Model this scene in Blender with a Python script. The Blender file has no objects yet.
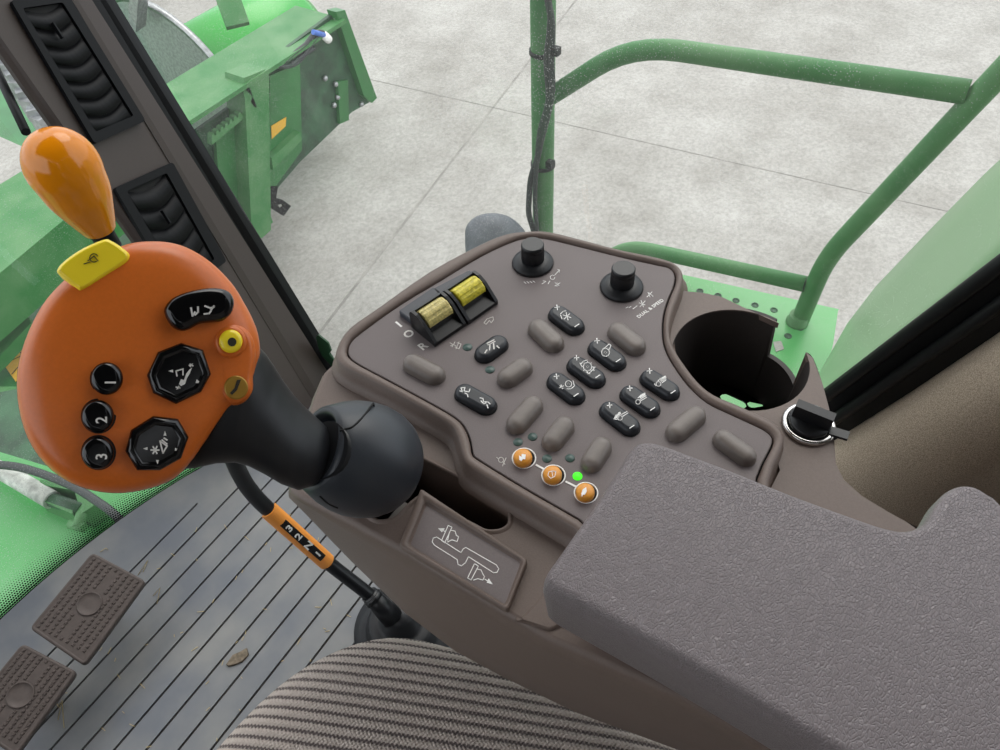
import bpy, bmesh, math, random
from mathutils import Vector as V, Matrix, geometry
random.seed(7)
C = bpy.context.scene.collection
sc = bpy.context.scene
PI = math.pi
# ---------------------------------------------------------------- camera frame (metres; X right of vehicle, Y forward, Z up)
F = 750.0
CAM = V((0, 0, 1.10))
MR = Matrix(((0.530883906222667, 0.6657462636867416, -0.5243512091155184),
             (-0.8463014236940659, 0.38436878455152795, -0.368828602084733),
             (-0.04400202685285911, 0.6395643437915568, 0.7674772125498682)))
def ray(x, y): return MR @ V((x-500, 375-y, -F))
def P(x, y, z):
    r = ray(x, y); return CAM + r*((z-CAM.z)/r.z)
def PX(x, y, wx):
    r = ray(x, y); return CAM + r*(wx/r.x)
def PY(x, y, wy):
    r = ray(x, y); return CAM + r*(wy/r.y)
def PD(x, y, d): return CAM + ray(x, y)*(d/F)
class Plane:
    def __init__(s, o, n): s.o = V(o); s.n = V(n).normalized()
    def px(s, x, y, h=0):
        r = ray(x, y); return CAM + r*(((s.o + s.n*h - CAM).dot(s.n))/r.dot(s.n))
    def up(s, h): return Plane(s.o + s.n*h, s.n)
def ZP(z): return Plane((0, 0, z), (0, 0, 1))
# ---------------------------------------------------------------- materials
def lin(c):
    c = c/255.0
    return c/12.92 if c <= .04045 else ((c+.055)/1.055)**2.4
def rgb(r, g, b): return (lin(r), lin(g), lin(b), 1)
def mat(name, col, rough=.5, metal=0, noise=0, nscale=40, bump=0, bscale=200, spec=.5, coat=0, col2=None, detail=4, bdist=.001):
    m = bpy.data.materials.new(name); m.use_nodes = True
    nt = m.node_tree; b = nt.nodes['Principled BSDF']
    b.inputs['Base Color'].default_value = col
    b.inputs['Roughness'].default_value = rough
    b.inputs['Metallic'].default_value = metal
    b.inputs['Specular IOR Level'].default_value = spec
    b.inputs['Coat Weight'].default_value = coat
    tc = nt.nodes.new('ShaderNodeTexCoord')
    if noise:
        n = nt.nodes.new('ShaderNodeTexNoise'); n.inputs['Scale'].default_value = nscale; n.inputs['Detail'].default_value = detail
        nt.links.new(tc.outputs['Object'], n.inputs['Vector'])
        r = nt.nodes.new('ShaderNodeValToRGB')
        r.color_ramp.elements[0].position = .35; r.color_ramp.elements[1].position = .68
        c2 = col2 or tuple(min(1, c*(1+noise)) for c in col[:3])+(1,)
        c1 = col if col2 else tuple(c*(1-noise) for c in col[:3])+(1,)
        r.color_ramp.elements[0].color = c1; r.color_ramp.elements[1].color = c2
        nt.links.new(n.outputs['Fac'], r.inputs['Fac']); nt.links.new(r.outputs['Color'], b.inputs['Base Color'])
    if bump:
        n = nt.nodes.new('ShaderNodeTexNoise'); n.inputs['Scale'].default_value = bscale; n.inputs['Detail'].default_value = 3
        nt.links.new(tc.outputs['Object'], n.inputs['Vector'])
        bp = nt.nodes.new('ShaderNodeBump'); bp.inputs['Strength'].default_value = bump; bp.inputs['Distance'].default_value = bdist
        nt.links.new(n.outputs['Fac'], bp.inputs['Height']); nt.links.new(bp.outputs['Normal'], b.inputs['Normal'])
    return m
def emit(name, col, s):
    m = bpy.data.materials.new(name); m.use_nodes = True
    b = m.node_tree.nodes['Principled BSDF']; b.inputs['Base Color'].default_value = col
    b.inputs['Emission Color'].default_value = col; b.inputs['Emission Strength'].default_value = s
    return m
# ---------------------------------------------------------------- mesh building
class B:
    def __init__(s): s.v = []; s.f = []; s.sm = []
    def add(s, vs, fs, smooth=False):
        k = len(s.v); s.v += [V(x) for x in vs]
        for f in fs: s.f.append(tuple(i+k for i in f)); s.sm.append(smooth)
        return s
    def rings(s, rs, cap0=True, cap1=True, smooth=True, closed=True):
        n = len(rs[0]); vs = [p for r in rs for p in r]; fs = []
        for i in range(len(rs)-1):
            for j in range(n if closed else n-1):
                a = i*n+j; b = i*n+(j+1) % n
                fs.append((a, b, b+n, a+n))
        s.add(vs, fs, smooth)
        for flag, r in ((cap0, rs[0]), (cap1, rs[-1])):
            if flag and closed: s.cap(r, smooth=False)
        return s
    def cap(s, r, smooth=False):
        n = normal_of(r); u, v = basis(n); o = r[0]
        tri = geometry.tessellate_polygon([[V(((p-o).dot(u), (p-o).dot(v), 0)) for p in r]])
        return s.add(r, [tuple(t) for t in tri], smooth)
    def capholes(s, loops):
        n = normal_of(loops[0]); u, v = basis(n); o = loops[0][0]
        L2 = [[V(((p-o).dot(u), (p-o).dot(v), 0)) for p in r] for r in loops]
        tri = geometry.tessellate_polygon(L2)
        return s.add([p for r in loops for p in r], [tuple(t) for t in tri])
    def box(s, c, size, rot=None):
        c = V(c); hx, hy, hz = [x/2 for x in size]
        pts = [V((x, y, z)) for x in (-hx, hx) for y in (-hy, hy) for z in (-hz, hz)]
        if rot is not None: pts = [rot @ p for p in pts]
        return s.add([c+p for p in pts], [(0, 1, 3, 2), (4, 6, 7, 5), (0, 4, 5, 1), (2, 3, 7, 6), (0, 2, 6, 4), (1, 5, 7, 3)])
    def bar(s, a, b, w, h, up=V((0, 0, 1))):
        a = V(a); b = V(b); d = (b-a).normalized(); u = d.cross(up)
        if u.length < 1e-4: u = d.cross(V((1, 0, 0)))
        u.normalize(); v = u.cross(d)
        r = lambda p: [p+u*w/2+v*h/2, p-u*w/2+v*h/2, p-u*w/2-v*h/2, p+u*w/2-v*h/2]
        return s.rings([r(a), r(b)], smooth=False)
    def tube(s, pts, rad, seg=16, cap=True, up=None):
        pts = [V(p) for p in pts]; n = len(pts)
        rads = rad if isinstance(rad, (list, tuple)) else [rad]*n
        rs = []; u = None
        for i, p in enumerate(pts):
            d = (pts[min(i+1, n-1)]-pts[max(i-1, 0)]).normalized()
            if u is None:
                u = d.cross(V((0, 0, 1)))
                if u.length < 1e-3: u = d.cross(V((1, 0, 0)))
            u = (u-d*u.dot(d)).normalized(); v = d.cross(u)
            rs.append([p+(u*math.cos(2*PI*k/seg)+v*math.sin(2*PI*k/seg))*rads[i] for k in range(seg)])
        return s.rings(rs, cap, cap)
    def lathe(s, o, axis, prof, seg=32):     # prof [(r, h)]
        u, v = basis(V(axis).normalized()); a = V(axis).normalized()
        rs = [[V(o)+a*h+(u*math.cos(2*PI*k/seg)+v*math.sin(2*PI*k/seg))*max(r, 1e-5) for k in range(seg)] for r, h in prof]
        return s.rings(rs, prof[0][0] > 1e-4, prof[-1][0] > 1e-4)
    def prism(s, poly, off):
        off = V(off); return s.rings([poly, [p+off for p in poly]], smooth=False)
    def pad(s, poly, n, prof, cap0=True):       # prof [(inset, height)]
        n = V(n).normalized()
        rs = [[p+n*h for p in inset(poly, n, d)] for d, h in prof]
        return s.rings(rs, cap0, True)
    def build(s, name, m, parent=None):
        me = bpy.data.meshes.new(name); me.from_pydata([tuple(p) for p in s.v], [], s.f)
        me.polygons.foreach_set('use_smooth', s.sm)
        bm = bmesh.new(); bm.from_mesh(me); bmesh.ops.remove_doubles(bm, verts=bm.verts, dist=2e-6)
        bmesh.ops.recalc_face_normals(bm, faces=bm.faces); bm.to_mesh(me); bm.free()
        for mm in (m if isinstance(m, (list, tuple)) else [m]): me.materials.append(mm)
        o = bpy.data.objects.new(name, me); C.objects.link(o)
        if parent: 
            o.parent = parent; o.matrix_parent_inverse = parent_inv(parent)
        return o
def parent_inv(p):
    return Matrix.Identity(4) if p.parent else Matrix.Translation(p.location).inverted()
def normal_of(r):
    n = V((0, 0, 0))
    for i in range(len(r)):
        a, b = r[i], r[(i+1) % len(r)]
        n += (a-r[0]).cross(b-r[0])
    return n.normalized()
def basis(n):
    t = V((0, 0, 1)) if abs(n.z) < .9 else V((1, 0, 0))
    u = t.cross(n).normalized(); return u, n.cross(u)
def inset(poly, n, d):
    if abs(d) < 1e-9: return [V(p) for p in poly]
    u, v = basis(n); o = poly[0]
    q = [((p-o).dot(u), (p-o).dot(v)) for p in poly]; m = len(q)
    area = sum(q[i][0]*q[(i+1) % m][1]-q[(i+1) % m][0]*q[i][1] for i in range(m))
    sg = 1 if area > 0 else -1; out = []
    for i in range(m):
        a, b, c = q[i-1], q[i], q[(i+1) % m]
        e1 = V((b[0]-a[0], b[1]-a[1])); e2 = V((c[0]-b[0], c[1]-b[1]))
        if e1.length < 1e-9 or e2.length < 1e-9: out.append(poly[i].copy()); continue
        e1.normalize(); e2.normalize()
        n1 = V((-e1.y, e1.x))*sg; n2 = V((-e2.y, e2.x))*sg; b_ = (n1+n2)
        if b_.length < 1e-6: b_ = n1
        b_.normalize(); k = d/max(.5, b_.dot(n1))
        out.append(poly[i]+u*(b_.x*k)+v*(b_.y*k))
    return out
def smooth(pts, k=4, closed=True):
    n = len(pts); out = []
    for i in range(n if closed else n-1):
        if closed: p0, p1, p2, p3 = pts[i-1], pts[i], pts[(i+1) % n], pts[(i+2) % n]
        else: p0, p1, p2, p3 = pts[max(i-1, 0)], pts[i], pts[i+1], pts[min(i+2, n-1)]
        for j in range(k):
            t = j/k
            out.append(.5*((2*p1)+(p2-p0)*t+(2*p0-5*p1+4*p2-p3)*t*t+(3*p1-p0-3*p2+p3)*t**3))
    if not closed: out.append(pts[-1])
    return out
def fillet(pts, r, k=5):
    n = len(pts); out = []
    rr = r if isinstance(r, (list, tuple)) else [r]*n
    for i in range(n):
        a, b, c = pts[i-1], pts[i], pts[(i+1) % n]
        d = min(rr[i], (a-b).length*.45, (c-b).length*.45)
        if d < 1e-6: out.append(b); continue
        p = b+(a-b).normalized()*d; q = b+(c-b).normalized()*d
        for j in range(k+1):
            t = j/k; out.append(p*(1-t)**2+b*2*t*(1-t)+q*t*t)
    return out
def capsule(pl, a, b, r, k=10):        # a, b pixel ends on plane, r metres
    A = pl.px(*a); Bp = pl.px(*b); d = (Bp-A).normalized(); u = pl.n.cross(d); out = []
    for i in range(k+1):
        t = -PI/2+PI*i/k; out.append(Bp+(d*math.cos(t)+u*math.sin(t))*r)
    for i in range(k+1):
        t = PI/2+PI*i/k; out.append(A+(d*math.cos(t)+u*math.sin(t))*r)
    return out
def circle(c, n, r, k=24, rz=0):
    u, v = basis(V(n).normalized()); return [V(c)+(u*math.cos(2*PI*i/k+rz)+v*math.sin(2*PI*i/k+rz))*r for i in range(k)]
def strokes(name, m, parent, pl, lines, w=.0004, h=.0002, closed=()):
    b = B()
    for li, L in enumerate(lines):
        pts = [pl.px(*p) for p in L]
        if li in closed: pts.append(pts[0])
        for i in range(len(pts)-1):
            a, c = pts[i], pts[i+1]; d = (c-a)
            if d.length < 1e-7: continue
            d.normalize(); u = pl.n.cross(d)*w/2; e = d*w*.35
            q = [a-e+u, a-e-u, c+e-u, c+e+u]
            b.rings([q, [p+pl.n*h for p in q]], smooth=False)
    return b.build(name, m, parent)
def fills(name, m, parent, pl, polys, h=.0002):
    b = B()
    for L in polys:
        q = [pl.px(*p) for p in L]; b.rings([q, [p+pl.n*h for p in q]], smooth=False)
    return b.build(name, m, parent)
def text(name, s, m, parent, o, xd, yd, size, ext=.0002, spacing=1, bold=0):
    cu = bpy.data.curves.new(name, 'FONT'); cu.body = s; cu.size = size; cu.extrude = ext; cu.offset = bold
    cu.align_x = 'CENTER'; cu.align_y = 'CENTER'; cu.space_character = spacing; cu.resolution_u = 3
    tmp = bpy.data.objects.new(name+'_t', cu); C.objects.link(tmp); dg = bpy.context.evaluated_depsgraph_get(); dg.update()
    me = bpy.data.meshes.new_from_object(tmp.evaluated_get(dg)); bpy.data.objects.remove(tmp)
    xd = V(xd).normalized(); n = xd.cross(V(yd)).normalized(); yd = n.cross(xd)
    T = Matrix(((xd.x, yd.x, n.x, o[0]), (xd.y, yd.y, n.y, o[1]), (xd.z, yd.z, n.z, o[2]), (0, 0, 0, 1)))
    me.transform(T); me.materials.clear(); me.materials.append(m)
    ob = bpy.data.objects.new(name, me); C.objects.link(ob)
    if parent: ob.parent = parent; ob.matrix_parent_inverse = parent_inv(parent)
    return ob
def tag(o, label=None, cat=None, group=None, kind=None):
    if label: o['label'] = label
    if cat: o['category'] = cat
    if group: o['group'] = group
    if kind: o['kind'] = kind
    return o
def empty(name, loc, label, cat, group=None):
    o = bpy.data.objects.new(name, None); C.objects.link(o); o.location = V(loc); o.empty_display_size = .02
    return tag(o, label, cat, group)
def lab(o, l): o['label'] = l; return o
# ================================================================ materials
brown = mat('brown_plastic', rgb(110, 95, 87), .5, noise=.06, nscale=900, bump=.25, bscale=1600, bdist=.0004)
panelm = mat('panel_plastic', rgb(112, 102, 101), .55, noise=.08, nscale=1500, bump=.2, bscale=2500, bdist=.0003)
padm = mat('blank_pad_rubber', rgb(114, 105, 99), .42, noise=.06, nscale=300)
dkbtn = mat('slate_button', rgb(35, 38, 43), .42, noise=.1, nscale=1200)
blk = mat('black_plastic', rgb(20, 21, 24), .38)
softblk = mat('soft_black_rubber', rgb(23, 24, 27), .45, noise=.08, nscale=300, bump=.1, bscale=1500, bdist=.0003)
gloss = mat('gloss_black', rgb(8, 8, 10), .12)
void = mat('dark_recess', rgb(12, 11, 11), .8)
orange = mat('orange_plastic', rgb(214, 108, 36), .33, noise=.03, nscale=600)
knobor = mat('orange_knob_plastic', rgb(232, 138, 8), .14, coat=.05)
yel = mat('yellow_plastic', rgb(255, 226, 48), .22)
labelor = mat('bright_orange_label', rgb(250, 160, 70), .4)
hazepaint = mat('hazy_green_paint', (.22, .38, .20, 1), .35, noise=.08, nscale=3)  # machine green made paler, window haze put into the colour
tan = mat('worn_yellow_plastic', rgb(205, 190, 120), .4, noise=.25, nscale=700)
rollm = mat('ribbed_yellow_plastic', rgb(214, 200, 60), .4, noise=.25, nscale=500)
orbtn = mat('orange_button', rgb(228, 152, 52), .4, noise=.06, nscale=900)
white = mat('white_print', rgb(248, 246, 242), .6)
faint = mat('worn_white_print', rgb(222, 218, 212), .6)
drk = mat('dark_print', rgb(40, 34, 24), .6)
chrome = mat('chrome', rgb(200, 198, 195), .18, metal=1)
brass = mat('gold_sticker', rgb(170, 130, 50), .35, metal=.4)
rub = mat('black_seal_rubber', rgb(14, 15, 17), .5, spec=.35)
ledoff = mat('unlit_green_led', rgb(70, 92, 86), .35)
ledon = emit('lit_green_led', rgb(60, 230, 30), .9)
slate = mat('slate_switch_track', rgb(52, 55, 63), .4)
pillarm = mat('pillar_plastic', rgb(62, 52, 47), .55, noise=.05, nscale=500, bump=.2, bscale=1200, bdist=.0004)
ventm = mat('vent_plastic', rgb(12, 13, 16), .55, spec=.2)
ballm = mat('boot_plastic', rgb(46, 50, 56), .42, bump=.1, bscale=1500, bdist=.0003)
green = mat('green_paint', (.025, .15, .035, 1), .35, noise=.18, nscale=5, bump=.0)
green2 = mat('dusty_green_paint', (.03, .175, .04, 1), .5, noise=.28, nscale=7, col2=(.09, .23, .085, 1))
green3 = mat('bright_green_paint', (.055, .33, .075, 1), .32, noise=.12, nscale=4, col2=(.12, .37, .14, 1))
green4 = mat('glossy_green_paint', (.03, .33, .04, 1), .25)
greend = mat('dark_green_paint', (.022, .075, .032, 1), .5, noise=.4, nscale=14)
steel = mat('worn_steel', rgb(170, 172, 172), .35, metal=.7, noise=.2, nscale=60)
hosem = mat('black_hose', rgb(50, 54, 54), .5)
bluem = mat('blue_connector', rgb(70, 110, 190), .4)
pedm = mat('pedal_rubber', rgb(84, 74, 70), .6, noise=.12, nscale=120)
matm = mat('floor_mat_rubber', rgb(108, 112, 119), .45, noise=.25, nscale=9, bump=.3, bscale=60, col2=rgb(136, 136, 134))
groovem = mat('floor_groove_dirt_shade', rgb(52, 46, 40), .9, noise=.5, nscale=120)  # dark tone puts the grooves' shade into the colour along with dirt
strawm = mat('straw', rgb(190, 172, 130), .8)
leafm = mat('dry_leaf', rgb(120, 108, 92), .9, noise=.3, nscale=200)
stick = mat('warning_sticker', rgb(215, 165, 45), .5)
conc = mat('concrete', rgb(176, 172, 166), .9, noise=.2, nscale=1.2, bump=.3, bscale=30)
ceilm = mat('headliner', rgb(84, 78, 72), .9)
carpet = mat('carpet_trim', rgb(158, 140, 122), .95, noise=.35, nscale=1100, bump=.8, bscale=1600, bdist=.001, col2=rgb(218, 200, 178))
housm = mat('grey_rubber_housing', rgb(88, 92, 98), .6, noise=.15, nscale=30)
palegr = mat('pale_green_plastic', rgb(130, 190, 150), .5)
# concrete: aggregate speckle
def concrete():
    nt = conc.node_tree; b = nt.nodes['Principled BSDF']; tc = nt.nodes.new('ShaderNodeTexCoord')
    def noise(sc_, det, rough=.5):
        n = nt.nodes.new('ShaderNodeTexNoise'); n.inputs['Scale'].default_value = sc_; n.inputs['Detail'].default_value = det; n.inputs['Roughness'].default_value = rough
        nt.links.new(tc.outputs['Object'], n.inputs['Vector']); return n
    def ramp(n, p0, c0, p1, c1):
        r = nt.nodes.new('ShaderNodeValToRGB'); r.color_ramp.elements[0].position = p0; r.color_ramp.elements[1].position = p1
        r.color_ramp.elements[0].color = c0; r.color_ramp.elements[1].color = c1; nt.links.new(n.outputs['Fac'], r.inputs['Fac']); return r
    a = ramp(noise(1.6, 8, .65), .32, rgb(148, 145, 139), .68, rgb(176, 174, 169))
    c = ramp(noise(45, 3, .7), .35, (.68, .68, .68, 1), .62, (1, 1, 1, 1))
    mx = nt.nodes.new('ShaderNodeMix'); mx.data_type = 'RGBA'; mx.blend_type = 'MULTIPLY'; mx.inputs[0].default_value = .8
    nt.links.new(a.outputs['Color'], mx.inputs[6]); nt.links.new(c.outputs['Color'], mx.inputs[7]); nt.links.new(mx.outputs[2], b.inputs['Base Color'])
concrete()
# armrest leather: wrinkled cell bump
def leather():
    m = mat('grained_leatherette', rgb(124, 115, 116), .34, noise=.05, nscale=200)
    nt = m.node_tree; b = nt.nodes['Principled BSDF']; tc = nt.nodes.new('ShaderNodeTexCoord')
    n = nt.nodes.new('ShaderNodeTexNoise'); n.inputs['Scale'].default_value = 180; n.inputs['Detail'].default_value = 2
    nt.links.new(tc.outputs['Object'], n.inputs['Vector'])
    mm = nt.nodes.new('ShaderNodeMix'); mm.data_type = 'RGBA'; mm.blend_type = 'LINEAR_LIGHT'; mm.inputs[0].default_value = .0012
    nt.links.new(tc.outputs['Object'], mm.inputs[6]); nt.links.new(n.outputs['Color'], mm.inputs[7])
    vo = nt.nodes.new('ShaderNodeTexVoronoi'); vo.feature = 'DISTANCE_TO_EDGE'; vo.inputs['Scale'].default_value = 900
    mp = nt.nodes.new('ShaderNodeMapping'); mp.inputs['Rotation'].default_value = (0, 0, .9); mp.inputs['Scale'].default_value = (.5, 1, 1)
    nt.links.new(mm.outputs[2], mp.inputs['Vector']); nt.links.new(mp.outputs['Vector'], vo.inputs['Vector'])
    r = nt.nodes.new('ShaderNodeMath'); r.operation = 'MINIMUM'; r.inputs[1].default_value = .16; nt.links.new(vo.outputs['Distance'], r.inputs[0])
    s = nt.nodes.new('ShaderNodeMath'); s.operation = 'MULTIPLY'; s.inputs[1].default_value = 6; nt.links.new(r.outputs[0], s.inputs[0])
    bp = nt.nodes.new('ShaderNodeBump'); bp.inputs['Strength'].default_value = .6; bp.inputs['Distance'].default_value = .0005
    nt.links.new(s.outputs[0], bp.inputs['Height']); nt.links.new(bp.outputs['Normal'], b.inputs['Normal'])
    return m
leath = leather()
# striped woven seat fabric
def fabric(ang, period):
    m = mat('ribbed_seat_fabric', rgb(120, 110, 104), .95)
    nt = m.node_tree; b = nt.nodes['Principled BSDF']; tc = nt.nodes.new('ShaderNodeTexCoord'); L = nt.links.new
    mp = nt.nodes.new('ShaderNodeMapping'); mp.inputs['Rotation'].default_value = (0, 0, -ang); L(tc.outputs['Object'], mp.inputs['Vector'])
    sp = nt.nodes.new('ShaderNodeSeparateXYZ'); L(mp.outputs['Vector'], sp.inputs[0])
    def math_(op, a, bb=None):
        n = nt.nodes.new('ShaderNodeMath'); n.operation = op
        for i, x in enumerate((a, bb)):
            if x is None: continue
            if isinstance(x, (int, float)): n.inputs[i].default_value = x
            else: L(x, n.inputs[i])
        return n.outputs[0]
    st = math_('SINE', math_('MULTIPLY', sp.outputs['Y'], 2*PI/period))
    kx = math_('SINE', math_('MULTIPLY', sp.outputs['X'], 2*PI/.0034))
    ky = math_('SINE', math_('MULTIPLY', sp.outputs['Y'], 2*PI/.0040))
    kn = math_('MULTIPLY', kx, ky); nz = nt.nodes.new('ShaderNodeTexNoise'); nz.inputs['Scale'].default_value = 700; L(tc.outputs['Object'], nz.inputs['Vector']); kn = math_('ADD', kn, math_('MULTIPLY', math_('SUBTRACT', nz.outputs['Fac'], .5), 2.5))
    h = math_('ADD', st, math_('MULTIPLY', kn, .42))
    r = nt.nodes.new('ShaderNodeValToRGB'); r.color_ramp.elements[0].position = .06; r.color_ramp.elements[1].position = .42
    r.color_ramp.elements[0].color = rgb(96, 86, 84); r.color_ramp.elements[1].color = rgb(192, 179, 170)
    L(math_('MULTIPLY', math_('ADD', h, 1.0), .5), r.inputs['Fac']); L(r.outputs['Color'], b.inputs['Base Color'])
    bp = nt.nodes.new('ShaderNodeBump'); bp.inputs['Strength'].default_value = .9; bp.inputs['Distance'].default_value = .0014
    L(h, bp.inputs['Height']); L(bp.outputs['Normal'], b.inputs['Normal'])
    return m
# dusty glass; frit = dotted black border along UV.v
def glass(name, dust=.05, frit=False):
    m = bpy.data.materials.new(name); m.use_nodes = True; nt = m.node_tree; L = nt.links.new
    for n in list(nt.nodes): nt.nodes.remove(n)
    out = nt.nodes.new('ShaderNodeOutputMaterial'); tr = nt.nodes.new('ShaderNodeBsdfTransparent'); tr.inputs[0].default_value = (.98, .975, .95, 1)
    gl = nt.nodes.new('ShaderNodeBsdfGlossy'); gl.inputs['Roughness'].default_value = .02
    mg = nt.nodes.new('ShaderNodeMixShader'); fr = nt.nodes.new('ShaderNodeFresnel'); fr.inputs['IOR'].default_value = 1.35
    L(fr.outputs[0], mg.inputs[0]); L(tr.outputs[0], mg.inputs[1]); L(gl.outputs[0], mg.inputs[2])
    tl = nt.nodes.new('ShaderNodeBsdfTranslucent'); df = nt.nodes.new('ShaderNodeBsdfDiffuse'); ad = nt.nodes.new('ShaderNodeMixShader'); ad.inputs[0].default_value = .35
    for x in (tl, df): x.inputs[0].default_value = (.85, .85, .82, 1)
    L(tl.outputs[0], ad.inputs[1]); L(df.outputs[0], ad.inputs[2])
    tc = nt.nodes.new('ShaderNodeTexCoord')
    vo = nt.nodes.new('ShaderNodeTexVoronoi'); vo.inputs['Scale'].default_value = 420; L(tc.outputs['Object'], vo.inputs['Vector'])
    n1 = nt.nodes.new('ShaderNodeTexNoise'); n1.inputs['Scale'].default_value = 5; n1.inputs['Detail'].default_value = 4; L(tc.outputs['Object'], n1.inputs['Vector'])
    def math_(op, a, b=None, c=None):
        n = nt.nodes.new('ShaderNodeMath'); n.operation = op
        for i, x in enumerate((a, b, c)):
            if x is None: continue
            if isinstance(x, (int, float)): n.inputs[i].default_value = x
            else: L(x, n.inputs[i])
        return n.outputs[0]
    thr = math_('MULTIPLY', math_('SUBTRACT', n1.outputs['Fac'], .3), .62)
    spk = math_('LESS_THAN', vo.outputs['Distance'], thr)
    fac = math_('ADD', math_('MULTIPLY', spk, .34), dust)
    md = nt.nodes.new('ShaderNodeMixShader'); L(fac, md.inputs[0]); L(mg.outputs[0], md.inputs[1]); L(ad.outputs[0], md.inputs[2])
    last = md.outputs[0]
    if frit:
        uv = nt.nodes.new('ShaderNodeUVMap'); uv.uv_map = 'frit'; sp = nt.nodes.new('ShaderNodeSeparateXYZ'); L(uv.outputs[0], sp.inputs[0])
        per = .0040
        u = math_('DIVIDE', sp.outputs['X'], per); v = math_('DIVIDE', sp.outputs['Y'], per)
        row = math_('MULTIPLY', math_('FLOOR', v), .5)
        fu = math_('SUBTRACT', math_('FRACT', math_('ADD', u, row)), .5); fv = math_('SUBTRACT', math_('FRACT', v), .5)
        d = math_('SQRT', math_('ADD', math_('MULTIPLY', fu, fu), math_('MULTIPLY', fv, fv)))
        rad = math_('MULTIPLY', math_('SUBTRACT', 1.0, math_('DIVIDE', sp.outputs['Y'], .055)), .62)
        dot = math_('LESS_THAN', d, rad)
        bk = nt.nodes.new('ShaderNodeBsdfDiffuse'); bk.inputs[0].default_value = (.01, .01, .01, 1)
        mf = nt.nodes.new('ShaderNodeMixShader'); L(dot, mf.inputs[0]); L(last, mf.inputs[1]); L(bk.outputs[0], mf.inputs[2]); last = mf.outputs[0]
    L(last, out.inputs[0]); return m
# ================================================================ camera and light
cd = bpy.data.cameras.new('camera'); cam = bpy.data.objects.new('camera', cd); C.objects.link(cam)
cd.sensor_width = 36; cd.lens = F/1000*36; cd.clip_start = .01
cam.matrix_world = Matrix.Translation(CAM) @ MR.to_4x4(); sc.camera = cam
w = bpy.data.worlds.new('overcast'); w.use_nodes = True; sc.world = w; nt = w.node_tree; bg = nt.nodes['Background']
tc = nt.nodes.new('ShaderNodeTexCoord'); sp = nt.nodes.new('ShaderNodeSeparateXYZ'); nt.links.new(tc.outputs['Generated'], sp.inputs[0])
rp = nt.nodes.new('ShaderNodeValToRGB'); rp.color_ramp.elements[0].position = 0; rp.color_ramp.elements[1].position = .8
rp.color_ramp.elements[0].color = (.72, .80, .88, 1); rp.color_ramp.elements[1].color = (.95, .97, 1, 1)
nt.links.new(sp.outputs['Z'], rp.inputs['Fac']); nt.links.new(rp.outputs['Color'], bg.inputs['Color']); bg.inputs['Strength'].default_value = 1.65
sl = bpy.data.lights.new('sun', 'SUN'); sl.energy = 1.0; sl.angle = math.radians(40); sl.color = (1, .97, .92)
so = bpy.data.objects.new('sun', sl); C.objects.link(so); so.rotation_euler = V((-.75, -.25, -.9)).to_track_quat('-Z', 'Y').to_euler(); so.location = (3, 2, 4)
sc.view_settings.view_transform = 'Standard'; sc.view_settings.look = 'None'; sc.view_settings.gamma = 1; sc.view_settings.use_curve_mapping = False
sc.view_settings.exposure = .25
# ================================================================ ground
b = B(); g = -1.9
b.box((10, 10, g-.1), (90, 90, .2)); ground = tag(b.build('ground', conc), kind='structure')
jm = mat('slab_joint', rgb(138, 135, 130), .9, noise=.2, nscale=8)
def joint(p, q, wd):
    A = P(*p, g); Bq = P(*q, g); d = (Bq-A).normalized(); A = A-d*6; Bq = Bq+d*12
    bb = B(); bb.bar(A+V((0, 0, .0005)), Bq+V((0, 0, .0005)), wd, .003); return bb
jb = joint((320, 332), (576, 0), .016); j2 = joint((460, 100), (740, 164), .007)
for q in (jb, j2): tag(q.build('ground_joint', jm), kind='structure')
# ================================================================ floor mat
def arc(x): return .938-.50*(x+.05)**2-(.0 if x < .3 else .12*(x-.3))    # front edge of the cab floor
fl = B()
xs = [-.8+i*.03 for i in range(46)]
edge = [V((x, arc(x)-(.0 if abs(x) < .6 else (abs(x)-.6)*.4), 0)) for x in xs]
poly = edge+[V((xs[-1], -.9, 0)), V((-.8, -.9, 0))]
fl.prism([p-V((0, 0, .0035)) for p in poly], (0, 0, -.03))
matb = B(); ys = [.825-.0385*i for i in range(34)]
gw = .0035
def strip_clip(y0, y1):
    """rubber rib between grooves, clipped to the floor arc"""
    top = [p for p in edge if p.y-.035 > y1]
    return top
yy = [ys[0]]+ys[1:]
lim = lambda y: (-.78, .62)
for i in range(len(ys)-1):
    y1, y0 = ys[i]-gw/2, ys[i+1]+gw/2
    matb.box(((-.78+.60)/2, (y0+y1)/2, -.0018), (1.38, y1-y0, .0036))
# smooth front border in front of the first groove
fr = [V((x, ys[0]+gw/2, 0)) for x in (-.78, .60)]
inner = [V((x, arc(x), 0)) for x in xs if -.79 < x < .60 and arc(x) > ys[0]+gw/2]
matb.prism([p for p in inner]+[V((inner[-1].x, ys[0]+gw/2, 0)), V((inner[0].x, ys[0]+gw/2, 0))], (0, 0, -.0034))
# ends of the grooves are closed near the curved edge
for y in ys[:14]:
    for sgn in (-1, 1):
        xe = .251+(.825-y)*1.53
        xe = min(xe, .6)
        if sgn > 0: matb.box(((xe+.60)/2, y, -.0019), (max(.001, .60-xe), gw*1.05, .0036))
        else: matb.box(((-.78-xe-.1)/2, y, -.0019), (max(.001, .78-xe-.1), gw*1.05, .0036))
fo = tag(fl.build('floor', groovem), kind='structure')
mo = matb.build('floor_mat', matm); tag(mo, 'grey ribbed rubber floor mat with long parallel grooves and dust', 'floor mat')
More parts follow.
